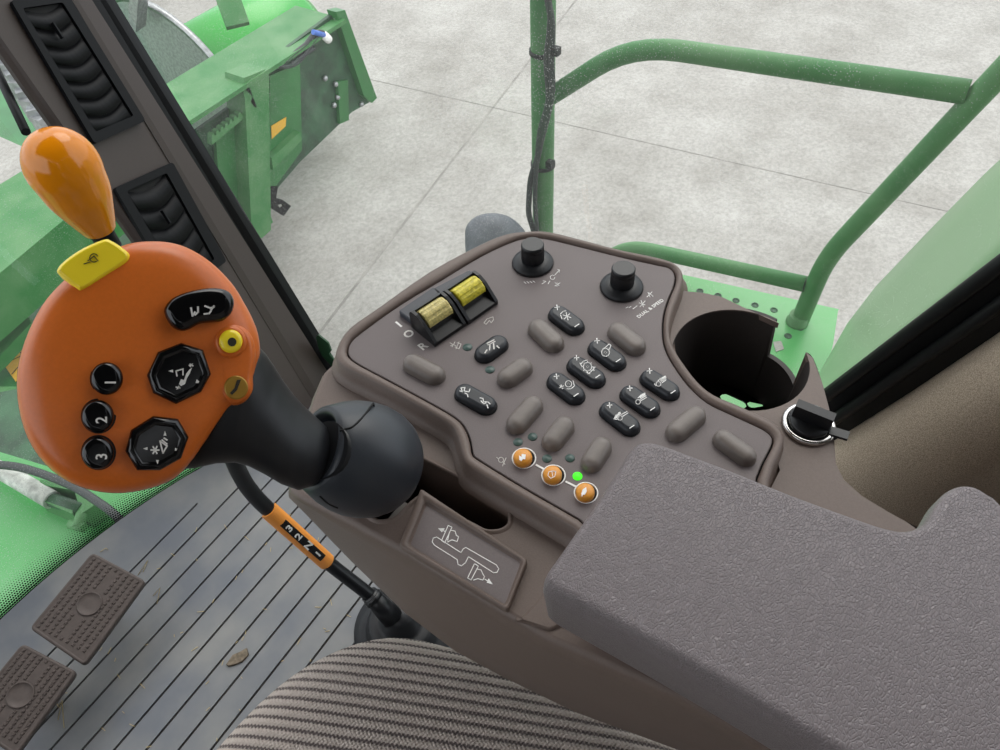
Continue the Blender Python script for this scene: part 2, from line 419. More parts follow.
# dirt, straw
st = B()
for i in range(70):
    x = random.uniform(-.1, .33); y = random.choice(ys[1:11])+random.gauss(0, .006); a = random.uniform(0, PI); L_ = random.uniform(.003, .012)
    if y > .8: continue
    d = V((math.cos(a), math.sin(a), 0))*L_/2; c = V((x, y, .0012)); st.bar(c-d, c+d, .0008, .0006)
for (a, b_, c_) in [((153, 596), (160, 588), (157, 604)), ((138, 575), (148, 560), (143, 572)), ((58, 720), (62, 700), (64, 728)), ((100, 552), (106, 548), (108, 550))]:
    st.tube([P(*a, .001), P(*b_, .004), P(*c_, .001)], .0006, 5)
tag(st.build('straw_bits', strawm), 'pale straw and dust bits scattered on the floor mat', 'straw', kind='stuff')
lf = B(); lp = [(226, 665), (233, 655), (240, 652), (247, 648), (249, 655), (243, 662), (236, 665), (229, 667)]
lf.pad([P(x, y, .001) for x, y in lp], V((0, 0, 1)), [(0, 0), (.001, .003)])
tag(lf.build('dry_leaf', leafm), 'small grey-brown dry leaf lying on the floor mat', 'leaf')
# ================================================================ windscreen and side window
gs = B(); bot = [V((x, arc(x)+.004, -.012)) for x in [-.75+.05*i for i in range(26)]]; bot = [p for p in bot if p.x < .41]
gcols = []
for p in bot: gcols.append([p+V((0, .41*h, h)) for h in (0, .03, .06, .1, .3, .7, 1.2, 1.74)])
n = len(gcols[0]); vs = [q for c in gcols for q in c]; fs = [(i*n+j, (i+1)*n+j, (i+1)*n+j+1, i*n+j+1) for i in range(len(gcols)-1) for j in range(n-1)]
gs.add(vs, fs, True)
wg = gs.build('window_1', glass('windscreen_glass', .035, True)); tag(wg, kind='structure')
uvl = wg.data.uv_layers.new(name='frit')
for poly_ in wg.data.polygons:
    for li in poly_.loop_indices:
        co = wg.data.vertices[wg.data.loops[li].vertex_index].co; uvl.data[li].uv = (co.x*1.05, (co.z+.012)*1.08)
wb = B(); wb.add([V((.625, .86, -.01)), V((.625, -.02, -.01)), V((.71, -.20, 1.74)), V((.71, 1.52, 1.74)), V((.575, -.017+.31*0, .49))], [(0, 1, 2, 3)])
tag(wb.build('window_2', glass('side_glass', .05)), kind='structure')
# ================================================================ A-pillar with vents
PR0 = P(329, 374, 0); k = .43; PR1 = CAM+(P(92, 0, 0)-CAM)*k; PL0 = P(290, 450, 0)
pn = (PR1-PR0).cross(PL0-PR0).normalized()
if pn.dot(CAM-PR0) < 0: pn = -pn
pil = Plane(PR0, pn)
def ext(a, b, t): return a+(b-a)*t
RL = [pil.px(329, 374), pil.px(92, 0)]; CR = [pil.px(302, 380), pil.px(73, 0)]; LL = [pil.px(262, 413), pil.px(0, 44)]
pb = B(); T = 1.9
T0 = -.22; a0, a1 = ext(*RL, T0), ext(*RL, T); c0, c1 = ext(*CR, T0), ext(*CR, T); l0, l1 = ext(*LL, T0), ext(*LL, T)
dn = -pn*.012; bk_ = -pn*.06
pb.rings([[l0+dn, l0+dn*0.2+(c0-l0)*.06, c0+dn*.35, c0+(a0-c0)*.25, a0, a0+dn, a0+bk_, l0+dn*1.6],
          [l1+dn, l1+dn*0.2+(c1-l1)*.06, c1+dn*.35, c1+(a1-c1)*.25, a1, a1+dn, a1+bk_, l1+dn*1.6]], smooth=False)
tag(pb.build('trim_1', pillarm), kind='structure')
# rubber seal beside it
sb = B(); s0 = pil.px(330, 366); s1 = pil.px(120, -2); 
def off(a, b, w_): return None
q0 = [pil.px(329, 374)+bk_*.2, pil.px(333, 369), pil.px(336, 364)+pn*.004, pil.px(340, 362)+bk_*.3, pil.px(340, 362)+bk_*1.2, pil.px(329, 374)+bk_*1.2]
q1 = [pil.px(92, 0)+bk_*.2, pil.px(106, 0), pil.px(113, 0)+pn*.004, pil.px(120, 0)+bk_*.3, pil.px(120, 0)+bk_*1.2, pil.px(92, 0)+bk_*1.2]
q1 = [ext(a_, b_, T) for a_, b_ in zip(q0, q1)]
q0 = [ext(a_, b_, T0*.6) for a_, b_ in zip(q0, q1)]
sb.rings([q0, q1], smooth=False); tag(sb.build('trim_2', rub), kind='structure')
def vent(fr_out, fr_in, nsl, label, big):
    c = sum((pil.px(*p) for p in fr_out), V((0, 0, 0)))/4
    t = empty('air_vent', c, label, 'air vent', None)
    O = fillet([pil.px(*p, -.001) for p in fr_out], .006); I = fillet([pil.px(*p, -.001) for p in fr_in], .004)
    bb = B(); H = pn*.007
    bb.capholes([[p+H for p in O], [p+H for p in I]]); bb.rings([O, [p+H for p in O]], False, False, False); bb.rings([[p+H for p in I], [p+pn*.0 for p in I]], False, False, False)
    bb.build('frame', ventm, t)
    b2 = B(); b2.prism([p+pn*.0006 for p in I], pn*.001); b2.build('backing', void, t)
    P4 = [pil.px(*p) for p in fr_in]; tl, tr_, br, bl = P4        # tl-bl is the left long side
    for i in range(nsl):
        f = (i+.5)/nsl; L_ = ext(tl, bl, f); R_ = ext(tr_, br, f); d = (bl-tl).normalized(); wd = (bl-tl).length/nsl
        s_ = B(); rows = []
        nn = 8
        for j in range(nn+1):
            u_ = j/nn; c_ = ext(L_, R_, .04+.92*u_); bow = math.sin(PI*u_)*wd*.35
            rows.append([c_+d*(bow-wd*.46)+pn*.0022, c_+d*(bow+wd*.46)+pn*.0052, c_+d*(bow+wd*.46)+pn*.0042, c_+d*(bow-wd*.46)+pn*.0014])
        s_.rings([[r[j] for r in rows] for j in range(4)]+[[r[0] for r in rows]], False, False, True, closed=False)
        s_.build('slat', ventm, t)
    tb = B(); m0 = ext(ext(tl, tr_, .45), ext(bl, br, .45), .14 if not big else .3); tb.bar(m0+pn*.008, m0+(bl-tl).normalized()*.022+pn*.010, .0025, .006, pn); tb.build('tab', ventm, t)
    return t
vent([(8, 2), (64, -6), (143, 122), (92, 145)], [(20, 10), (60, 4), (131, 117), (93, 133)], 7, 'long black slatted air vent at the top of the brown pillar', False)
vent([(112, 189), (170, 163), (224, 262), (176, 298)], [(124, 192), (164, 174), (212, 260), (178, 286)], 5, 'shorter black air vent lower on the pillar, partly behind orange handle', True)
# ================================================================ rear pillar seal, carpeted side wall, roof
X0 = .565
cb = B(); bandp = [PX(x, y, X0) for x, y in [(828, 386), (1000, 247), (1090, 172), (1090, 300), (1000, 352), (842, 455)]]
bandp = [PX(826, 402, X0), PX(1000, 272, X0), PX(1180, 136, X0)]
low = [PX(1180, 210, X0), PX(1000, 348, X0), PX(838, 452, X0), PX(820, 470, X0)]
cb.prism(bandp+low, (-.0, 0, 0)) if False else cb.rings([[p for p in bandp+low], [p+V((.03, 0, 0)) for p in bandp+low]], smooth=False)
tag(cb.build('trim_3', rub), kind='structure')
sb = B(); l3 = [PX(826, 396, X0-.006), PX(1000, 265, X0-.006), PX(1180, 129, X0-.006)]
sb.tube(l3, .007, 12); l4 = [p+(PX(834, 420, X0-.006)-PX(826, 396, X0-.006)) for p in l3]; sb.tube(l4, .006, 12); tag(sb.build('trim_4', rub), kind='structure')
wr = B(); X1 = .545
base_ = [(770, 495), (800, 476), (838, 452), (920, 400), (1000, 346), (1090, 282), (1180, 215)]
rows = []
for (x, y) in base_:
    rows.append([PX(x-6, y-10, X1+.02), PX(x, y, X1-.008), PX(x+4, y+8, X1-.018), PX(x+12, y+26, X1-.032), PX(x+20, y+52, X1-.042), PX(x+28, y+85, X1-.044), PX(x+34, y+115, X1-.030), PX(x+40, y+145, X1+.0), PX(x+60, y+210, X1+.0)])
wr.rings(rows, False, False, True, closed=False)
tag(wr.build('wall_right', carpet), kind='structure')
rf = B(); rf.box((0, .1, 1.77), (1.42, 1.9, .05)); tag(rf.build('ceiling', ceilm), kind='structure')
bw = B(); bw.box((0, -.92, .85), (1.4, .04, 1.8)); tag(bw.build('wall_back', ceilm), kind='structure')
lw = B(); lw.box((-.80, -.45, .87), (.03, 1.0, 1.78)); lw.box((-.80, .5, .27), (.03, .9, .56)); lw.box((-.80, .5, .72), (.03, .9, .36)); tag(lw.build('light_block_left', ceilm), kind='structure')  # unseen left side, made solid instead of door glass to block light
rw = B(); rw.box((.585, .33, .05), (.02, .7, .16)); tag(rw.build('baseboard_right', rub), kind='structure')
# ================================================================ control console
con = empty('control_console', P(540, 420, .70), 'brown plastic side console beside the seat with control buttons, dials and cup holder', 'console')
ZT = .742; Z = ZP(ZT)
seam = [(349, 343), (362, 331), (400, 304), (440, 280), (480, 256), (510, 242), (527, 237.5), (546, 238), (580, 246), (620, 256), (656, 264), (670, 267.5), (676, 275), (675, 286), (670, 298), (665, 314), (663.6, 332), (666, 348), (674, 364), (690, 386), (708, 402), (728, 412), (750, 422), (766, 430), (773.5, 438), (772, 448), (758, 478),
        (735, 560), (600, 534), (578.6, 520.5), (524, 489), (480, 462), (472, 455), (470, 444), (465, 430), (454, 418), (420, 398.5), (380, 377), (356, 364), (347, 355)]
seamw = [Z.px(*p) for p in seam]
outer = [(338, 348), (350, 329.5), (380, 308), (430, 273), (478, 247), (506, 235.5), (530, 232.5), (550, 233.2), (582, 241), (620, 251), (660, 259.5), (676, 266), (682.5, 276), (681, 290), (676, 303), (671, 318), (669, 332), (672, 346), (681, 362), (697, 383), (713, 396), (734, 405), (756, 415), (774, 424), (783, 436), (781, 450), (768, 482),
         (750, 570), (600, 546), (574, 530), (518, 497), (474, 471), (464, 460), (460, 446), (456, 434), (447, 424), (413, 404), (372, 382), (346, 369), (337, 360)]
outw = [Z.px(*p) for p in outer]
S = smooth(seamw, 3); O = smooth(outw, 3)
# body
ZB = .729; zb = ZP(ZB)
bl = [zb.px(x, y) for x, y in [(322, 372), (312, 396), (301, 436), (290, 476), (288, 490), (300, 499), (350, 525), (402, 553), (450, 583), (507, 617), (545, 640)]]
body_top = bl+[V((.128, .0, ZB)), V((.128, -.3, ZB)), V((.27, -.3, ZB)), V((.262, -.02, ZB)), V((.285, .06, ZB)), V((.31, .105, ZB)), V((.35, .16, ZB)), V((.35, .20, ZB)), V((.28, .255, ZB)), V((.235, .28, ZB))]
slot = fillet([zb.px(x, y) for x, y in [(398, 452), (413, 455), (508, 503), (508, 524), (500, 529), (487, 530), (420, 494), (408, 503), (394, 518), (378, 520), (350, 500), (352, 470)]], .003, 3)
bd = B()
edge_r = .004
top_in = inset(body_top, V((0, 0, 1)), edge_r)
bd.capholes([top_in, slot])
bot5 = []
zz = .5
def bottom(p, z, t): return V((p.x+t, p.y, z))
rings_ = [top_in, [p+V((0, 0, -.001)) for p in inset(body_top, V((0, 0, 1)), .0015)], [p+V((0, 0, -.004)) for p in body_top]]
cen = V((.235, .02, 0))
zl = ZP(.54)
lowp = [zl.px(x, y) for x, y in [(330, 392), (318, 415), (306, 455), (297, 490), (297, 500), (305, 509), (352, 562), (405, 613), (455, 651), (505, 678), (575, 712)]]
lowp += [V((.172, -.06, .54)), V((.185, -.3, .54)), V((.25, -.3, .54)), V((.245, -.02, .54)), V((.26, .06, .54)), V((.275, .105, .54)), V((.30, .16, .54)), V((.31, .20, .54)), V((.27, .245, .54)), V((.245, .265, .54))]
for t_, bulge in ((.12, .001), (.35, .003), (.65, .003), (1, 0)):
    rings_.append([a.lerp(c, t_)-V((bulge if k_ < 12 else 0, 0, 0)) for k_, (a, c) in enumerate(zip(body_top, lowp))])
rings_.append([p+(V((.225, .05, .50))-p)*.2+V((0, 0, -.02)) for p in lowp])
bd.rings(rings_, False, True, True)
bd.rings([slot, [p-V((0, 0, .06)) for p in slot]], False, False, False)
bo = bd.build('body', brown, con)
fb = B(); fb.prism([p-V((0, 0, .0595)) for p in slot], (0, 0, -.002)); lab(fb.build('slot_floor', void, con), 'dark floor of the lever slot')
fb = B(); lip = inset(slot, V((0, 0, 1)), -.0022)
fb.rings([slot, [p+V((0, 0, .0012)) for p in inset(slot, V((0, 0, 1)), -.0006)], [p+V((0, 0, .0008)) for p in inset(slot, V((0, 0, 1)), -.0018)], inset(slot, V((0, 0, 1)), -.003)], False, False)
fb.build('slot_rim', brown, con)
# vertical seam on the flank
sg = B(); sg.bar(P(508.5, 620, .712), P(505, 652, .62), .0006, .0008); sg.build('seam', void, con)
# raised wedge ahead of the armrest
wg_ = B(); wp = [zb.px(x, y) for x, y in [(512, 622), (520, 622), (545, 596), (566, 618), (558, 628), (552, 630), (540, 634)]]
# bezel
bz = B()
sl1 = inset(O, V((0, 0, 1)), -.005); sl2 = inset(O, V((0, 0, 1)), -.012)
bz.rings([[p-V((0, 0, .0040)) for p in S], S, [p+V((0, 0, .0016)) for p in inset(S, V((0, 0, 1)), -.0012)], [p+V((0, 0, .0020)) for p in inset(O, V((0, 0, 1)), .0015)], [p+V((0, 0, .0008)) for p in O],
          [p-V((0, 0, .006)) for p in inset(O, V((0, 0, 1)), -.0012)], [p-V((0, 0, .0075)) for p in inset(O, V((0, 0, 1)), -.002)], [p-V((0, 0, .0095)) for p in inset(O, V((0, 0, 1)), -.0030)], [p-V((0, 0, .0110)) for p in inset(O, V((0, 0, 1)), -.0050)], [p-V((0, 0, .018)) for p in inset(O, V((0, 0, 1)), -.0056)]], False, False)
bz.build('bezel', brown, con)
# panel face
pf = B(); gp = inset(S, V((0, 0, 1)), .0010)
pf.rings([[p-V((0, 0, .006)) for p in gp], [p-V((0, 0, .0004)) for p in gp], inset(gp, V((0, 0, 1)), .0005)], False, True, False)
pf.build('control_panel', panelm, con)
gpv = B(); gpv.prism([p-V((0, 0, .004)) for p in inset(S, V((0, 0, 1)), -.0004)], (0, 0, -.001)); gpv.build('panel_gasket', void, con)
# deck with cup holder
ZD = .735; zd = ZP(ZD)
cc = V((.338, .051, ZD)); cr = .0425
def cang(px, py):
    p = zd.px(px, py); return math.atan2(p.y-cc.y, p.x-cc.x)
A1 = cang(774, 325); A2 = cang(804, 357)
print('cup', [tuple(round(c, 3) for c in zd.px(*p)) for p in [(681, 320), (726, 306), (778, 325), (812, 370), (807, 353), (750, 409), (700, 380)]], A1, A2)
deg = lambda a: a*180/PI
if A1 < A2: A1 += 2*PI
# holder arc: from A1 (upper side of notch) counter-clockwise round to A2
arcp = [cc+V((math.cos(a), math.sin(a), 0))*cr for a in [A1+(2*PI-(A1-A2))*i/48 for i in range(49)]]
dk = [(676, 300), (684, 291), (704, 293), (722, 297), (745, 308), (779, 323.5)]
dk2 = [(806, 352), (813, 358), (822, 382), (829, 408), (834, 438), (836, 464), (844, 480), (862, 496), (890, 513), (905, 521)]
deckw = [zd.px(*p) for p in dk]+arcp[0:-1]+[zd.px(*p) for p in dk2]+[V((.262, -.1, ZD)), V((.262, -.3, ZD)), V((.16, -.3, ZD)), V((.16, .0, ZD)), zd.px(735, 560), zd.px(780, 470), zd.px(770, 436), zd.px(700, 392), zd.px(668, 345), zd.px(668, 320)]
de = B(); de.rings([deckw, [p-V((0, 0, .0045)) for p in deckw]], smooth=False)
de.build('deck', brown, con)
# side skirt below the outer edge
sk = B(); ok = [zd.px(*p) for p in dk2]+[V((.262, -.3, ZD))]
rim_ = [p for p in smooth(ok, 3, False)]
sk.rings([rim_, [p+V((.0015, -.0, -.003)) for p in rim_], [p+V((.001, 0, -.03)) for p in rim_], [p+V((-.006, .0, -.12)) for p in rim_], [p+V((-.02, 0, -.125)) for p in rim_]], False, False, True, closed=False)
sk.build('side_skirt', brown, con)
# cup wall
cw = B(); N = 96; rin, rout = cr-.0002, cr+.0035; inner_t, outer_t, inner_b, outer_b = [], [], [], []
for i in range(N):
    a = 2*PI*i/N; aa = a
    while aa < A1-2*PI: aa += 2*PI
    while aa > A1: aa -= 2*PI       # aa in (A1-2pi, A1]
    innotch = A2 < aa < A1
    zt = ZD-.001
    if innotch: zt = ZD-.034+.002*math.cos((aa-(A1+A2)/2)*3)
    d = V((math.cos(a), math.sin(a), 0))
    inner_t.append(cc+d*rin+V((0, 0, zt-ZD))); outer_t.append(cc+d*rout+V((0, 0, zt-ZD)))
    inner_b.append(cc+d*(rin-.003)+V((0, 0, -.075))); outer_b.append(cc+d*(rout-.002)+V((0, 0, -.078)))
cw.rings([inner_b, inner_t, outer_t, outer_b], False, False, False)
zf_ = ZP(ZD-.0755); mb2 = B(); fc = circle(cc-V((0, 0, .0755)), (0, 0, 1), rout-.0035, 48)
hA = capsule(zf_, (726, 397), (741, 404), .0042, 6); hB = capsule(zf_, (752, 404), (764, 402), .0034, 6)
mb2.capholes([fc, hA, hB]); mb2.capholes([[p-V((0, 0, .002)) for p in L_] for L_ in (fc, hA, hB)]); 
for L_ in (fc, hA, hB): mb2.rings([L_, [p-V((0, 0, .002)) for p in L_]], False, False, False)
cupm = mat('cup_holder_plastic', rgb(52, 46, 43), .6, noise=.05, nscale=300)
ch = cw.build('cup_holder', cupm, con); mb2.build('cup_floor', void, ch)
# ---- blank pads and slate buttons
mpp = lambda x, y: (Z.px(x+10, y)-Z.px(x, y)).length/10
def button(name, m, a, b_, rpx, h, label=None, dome=True, par=con):
    a = (a[0], a[1]+2.2*h/.005); b_ = (b_[0], b_[1]+2.2*h/.005)
    r = rpx*mpp((a[0]+b_[0])/2, (a[1]+b_[1])/2)
    o = capsule(Z, a, b_, r)
    bb = B(); n = V((0, 0, 1))
    prof = [(-.0002, -.001), (0, h*.45), (.0005, h*.72), (.0014, h*.9), (.003, h)] if not dome else [(-.0003, -.001), (0, h*.4), (.0006, h*.68), (.0018, h*.88), (.0036, h*.98), (.0058, h)]
    bb.pad(o, n, prof, cap0=False); ob = bb.build(name, m, par)
    if label: ob['label'] = label
    return ob
blank = [((414, 363), (435, 374)), ((538.5, 328), (553.5, 342)), ((618, 331), (635, 345)), ((508, 377), (522, 367)), ((517, 423), (532.5, 405)), ((552.5, 440), (564, 425.5)), ((591.5, 461), (601, 446)), ((676, 431), (695, 415)), ((723, 439), (745, 455))]
for a, b_ in blank: button('blank_button', padm, a, b_, 10.6, .0065, 'brown blank button cover')
PT = Z.up(.0052)
dark = [((465, 392.5), (486.5, 404.5)), ((485, 353), (498, 343.6)), ((558.5, 314), (574, 325.5)), ((598, 348), (615.5, 361)), ((577, 365), (595, 378)), ((557, 381), (574.5, 394.5)), ((650, 378), (669, 390.5)), ((630, 394), (649.5, 407.5)), ((609.5, 410), (629.5, 425.5))]
sock = []
for a, b_ in dark:
    g_ = B(); o_ = capsule(Z, (a[0], a[1]+2.5), (b_[0], b_[1]+2.5), 10.9*mpp(*a)); g_.prism([p+V((0, 0, -.001)) for p in o_], (0, 0, .0015)); sock.append(g_)
labs = ['slate button with two machine symbols', 'slate button with a worn dusty header symbol', 'slate plus and minus button with a fan symbol', 'slate plus and minus button with a drum speed symbol', 'slate plus and minus button with a toothed gear symbol', 'slate plus and minus button with a concave symbol', 'slate plus and minus button, uppermost of the sieve row', 'slate plus and minus button, middle of the sieve row', 'slate plus and minus button, lowest of the sieve row']
db = []
for i, (a, b_) in enumerate(dark):
    db.append(button('control_button', dkbtn, a, b_, 10.0, .0052, labs[i], dome=False))
    sock[i].build('button_surround', void, db[-1])
plus = {2: (557, 307.5), 3: (597, 341), 4: (576.5, 358), 5: (556.5, 376.5), 6: (649.5, 371), 7: (629.7, 388.5), 8: (609.5, 405.5)}
minus = {2: (576.8, 325.5), 3: (618.2, 360.5), 4: (597.8, 376.3), 5: (576, 395), 6: (673, 392), 7: (652.5, 409), 8: (631.8, 426.8)}
for i in plus:
    x, y = plus[i]; u, v = minus[i]
    strokes('plus_minus_symbol', white, db[i], PT, [[(x-2.4, y+.2), (x+2.4, y-.4)], [(x-.2, y-2.6), (x+.4, y+2.4)], [(u-2, v+1.4), (u+2.2, v-1.4)]], .0006)
def ring(cx, cy, r, k=12, sx=1): return [(cx+r*sx*math.cos(2*PI*i/k), cy+r*math.sin(2*PI*i/k)) for i in range(k)]
sy = {}
sy[2] = [[(560.5, 314), (563, 311.5), (566, 311)], [(562, 319), (560.5, 315)]]+[[(567, 316.5), (567+4*math.cos(a), 316.5+4*math.sin(a))] for a in (0.3, 1.3, 2.4, 3.5, 4.5, 5.5)]
sy[3] = [ring(605.5, 352.5, 4), ring(605.5, 352.5, 1), [(609, 350), (611, 345.5), (609.5, 344.5)], [(603, 349), (606, 347), (609, 344)]]
sy[4] = [ring(587.5, 366.8, 4.2), ring(587.5, 366.8, 1), [(581, 364), (583, 361.5), (587, 360.2)], [(582, 367), (580, 363)], [(588, 374), (592, 371), (595, 367)], [(586, 372), (590, 374)], [(593, 367), (594, 371)]]+[[(587.5+4.2*math.cos(a), 366.8+4.2*math.sin(a)), (587.5+5.4*math.cos(a), 366.8+5.4*math.sin(a))] for a in [PI*i/4 for i in range(8)]]
sy[5] = [ring(568.5, 384, 3.2), ring(568.5, 384, .8), [(573, 381), (574.5, 386), (571, 389), (567, 389)], [(559.5, 388), (563.5, 386)], [(561, 385), (562.5, 389)], [(560, 386), (563, 388.5)]]
sy[6] = [ring(658.5, 384, 2.4), [(658, 381), (660, 379), (665.5, 376), (666, 378), (661, 381)], [(662, 383), (666, 380)], [(660, 378.5), (664, 381)], [(656, 386), (654.5, 384)]]
sy[7] = [ring(638, 402, 2.3), [(638, 398), (641, 395), (645, 393), (645, 396), (640, 398)], [(640, 399.5), (646, 396)], [(640.5, 401), (646.5, 397.5)]]
sy[8] = [ring(620, 418, 2.4), [(614, 419), (616, 415), (620, 412), (621, 415)], [(621, 415), (627, 411.5)], [(622, 417), (628, 413)], [(613.5, 419), (617, 419.5)]]
for i, L_ in sy.items(): strokes('symbol', white, db[i], PT, L_, .00045, closed=tuple(j for j, q in enumerate(L_) if len(q) == 12))
fi = {6: [[(660, 380), (665, 376.5), (666, 379), (661.5, 382)]], 7: [[(639, 397.5), (642, 394.5), (645, 394), (643.5, 397.5)]], 8: [[(614, 419), (617, 413.5), (620, 413), (619, 417.5)]]}
for i, L_ in fi.items(): fills('symbol', white, db[i], PT, L_)
strokes('symbol', white, db[0], PT, [[(461, 388), (465, 387.5), (464, 391), (469, 392), (470, 389)], [(461, 388), (462.5, 392), (460, 391)], [(465, 393), (467.5, 394.5), (468, 397)], [(480, 398), (483, 398.5), (483.5, 402), (488, 402), (490, 404)], [(481, 401), (484, 404), (486, 403)], [(487, 405), (488, 408)]], .0006)
strokes('symbol', faint, db[1], PT, [[(487, 343.5), (494, 340)], [(488, 345), (495, 341.5)], [(490, 344), (489.5, 350)], [(493.5, 342.5), (494, 349)], [(487, 350), (485, 353)], [(497, 346), (499, 348)]], .0008)
# orange engagement buttons
oc = [(523.5, 457.5), (553, 474.5), (585.5, 492)]
ringpl = Z.up(.0001)
lk = B()
for i in range(2):
    p, q = V(oc[i]), V(oc[i+1]); d = (q-p).normalized(); lk.bar(Z.px(*(p+d*13+V((1, 1))))+V((0, 0, .0001)), Z.px(*(q-d*11+V((0, 0))))+V((0, 0, .0001)), .0011, .0006)
lk.build('link_line', white, con)
for i, (x, y) in enumerate(oc):
    u_ = mpp(x, y); c_ = Z.px(x+.5, y+.8); rr = B(); rr.lathe(c_, (0, 0, 1), [(10.9*u_, -.0005), (10.9*u_, .0004), (12.3*u_, .0004), (12.3*u_, -.0005)], 32)
    kk = B(); kk.lathe(Z.px(x+.4, y+1.6), (0, 0, 1), [(10.7*u_, -.0005), (10.7*u_, .0006), (0, .0006)], 32)
    bb = B(); bb.lathe(Z.px(x-.6, y+3), (0, 0, 1), [(9.4*u_, -.0005), (9.4*u_, .0036), (8.6*u_, .0048), (6.5*u_, .0054), (0, .0056)], 32)
    ob = bb.build('orange_button', orbtn, con); lab(ob, ['orange round button with a header symbol, first of the linked three', 'orange round button, middle of the linked three', 'orange round button next to the lit green lamp'][i])
    rr.build('button_ring', white, ob); kk.build('button_surround', void, ob)
    pl_ = Z.up(.0058); x -= 1.2; y += .0
    if i == 0: fills('symbol', white, ob, pl_, [[(x-3, y+2.5), (x-3.3, y-2), (x-.8, y-.5), (x-.5, y-3.5), (x+3.5, y-2.8), (x+3, y+2), (x+.6, y+1.5), (x-.8, y+3.8)]])
    elif i == 1: strokes('symbol', white, ob, pl_, [[(x-4, y+1), (x-3, y-2.5), (x+.5, y-3.5), (x+4, y-3), (x+3, y+2), (x-1, y+4), (x-4, y+1)], [(x, y-3), (x+1, y+2)]], .00035)
    else: fills('symbol', white, ob, pl_, [[(x-2.5, y+5), (x-3, y+1.5), (x-1.5, y-2.5), (x+1.8, y-4.8), (x+2.4, y-.5), (x+.6, y+2.8), (x-1.2, y+2.6)]])
for i, (x, y) in enumerate([(518, 442), (532.6, 436.6), (547, 458.5), (570, 458), (577.5, 476), (467.5, 347), (490, 369.5)]):
    bb = B(); bb.lathe(Z.px(x, y+.3), (0, 0, 1), [(4.9*mpp(x, y), -.0005), (4.9*mpp(x, y), .0002), (4.2*mpp(x, y), .0006), (0, .0008)], 20)
    o_ = bb.build('indicator_lamp', ledon if i == 4 else ledoff, con)
    if i == 4: lab(o_, 'lit bright green indicator lamp')
# printed marks on the panel
PP_ = Z
strokes('printed_symbol', faint, con, PP_, [ring(501, 460, 2.6, 10), [(498.5, 459), (496.5, 457.5)], [(503, 462), (505, 464.5)], [(506, 458), (502.5, 466)]], .0004, closed=(0,))
strokes('printed_symbol', faint, con, PP_, [[(450, 343), (456, 346)], [(452, 347), (455, 342)], [(450.5, 346), (454, 344)], [(457, 343), (461, 344), (459, 349), (455, 347)], [(459, 342), (456, 349)]], .0004)
strokes('printed_symbol', faint, con, PP_, [[(484, 323), (487, 319), (493, 317), (493.5, 320), (491, 323), (489.5, 320.5), (486, 324.5), (484, 323)]], .0004)
strokes('printed_symbol', white, con, PP_, [[(524+i*3, 282-i*.3), (526+i*3, 283.5-i*.3)] for i in range(4)]+[ring(552.5, 277.5, 2.3, 8), [(555, 275), (559.5, 270)], [(557.5, 269.5), (559.5, 270), (559, 272.5)], [(550, 281), (548, 284)], [(555, 283), (559, 285.5)], [(555, 286), (560, 283)], [(557, 283), (557, 286.5)], [(542, 284), (546, 281.5), (543, 281)]], .0004)
strokes('printed_symbol', white, con, PP_, [[(626+i*3, 308-i*.4), (628+i*3, 307-i*.4)] for i in range(2)]+[[(633, 309), (637, 306)], [(639, 303), (645, 305)], [(641, 300.5), (643.5, 307)], [(645, 301), (640, 307)], [(647, 297), (652, 292)], [(648, 292.5), (650, 297)], [(649, 293), (653, 296.5)]], .0004)
def dirpx(pl, a, b_): return pl.px(*b_)-pl.px(*a)
text('printed_text', 'DUAL & SPEED', white, con, Z.px(650.5, 308.5), dirpx(Z, (638, 316), (661, 300)), dirpx(Z, (650, 308), (646, 300)), .0036, .0001, 1.05, .00006)
# I O R marks beside the rocker switches
xa = dirpx(Z, (434, 348), (498, 304)); ya = dirpx(Z, (434, 348), (410, 325))
text('printed_text', 'R', faint, con, Z.px(423, 346.5), xa, ya, .0085, .0001, 1, .0002)
text('printed_text', 'O', faint, con, Z.px(409, 334), xa, ya, .0085, .0001, 1, .0002)
text('printed_text', 'I', white, con, Z.px(399, 324.5), xa, ya, .0085, .0001, 1, .0003)
text('printed_text', 'I', white, con, Z.px(470.5, 273), xa, ya, .0065, .0001, 1, .0003)
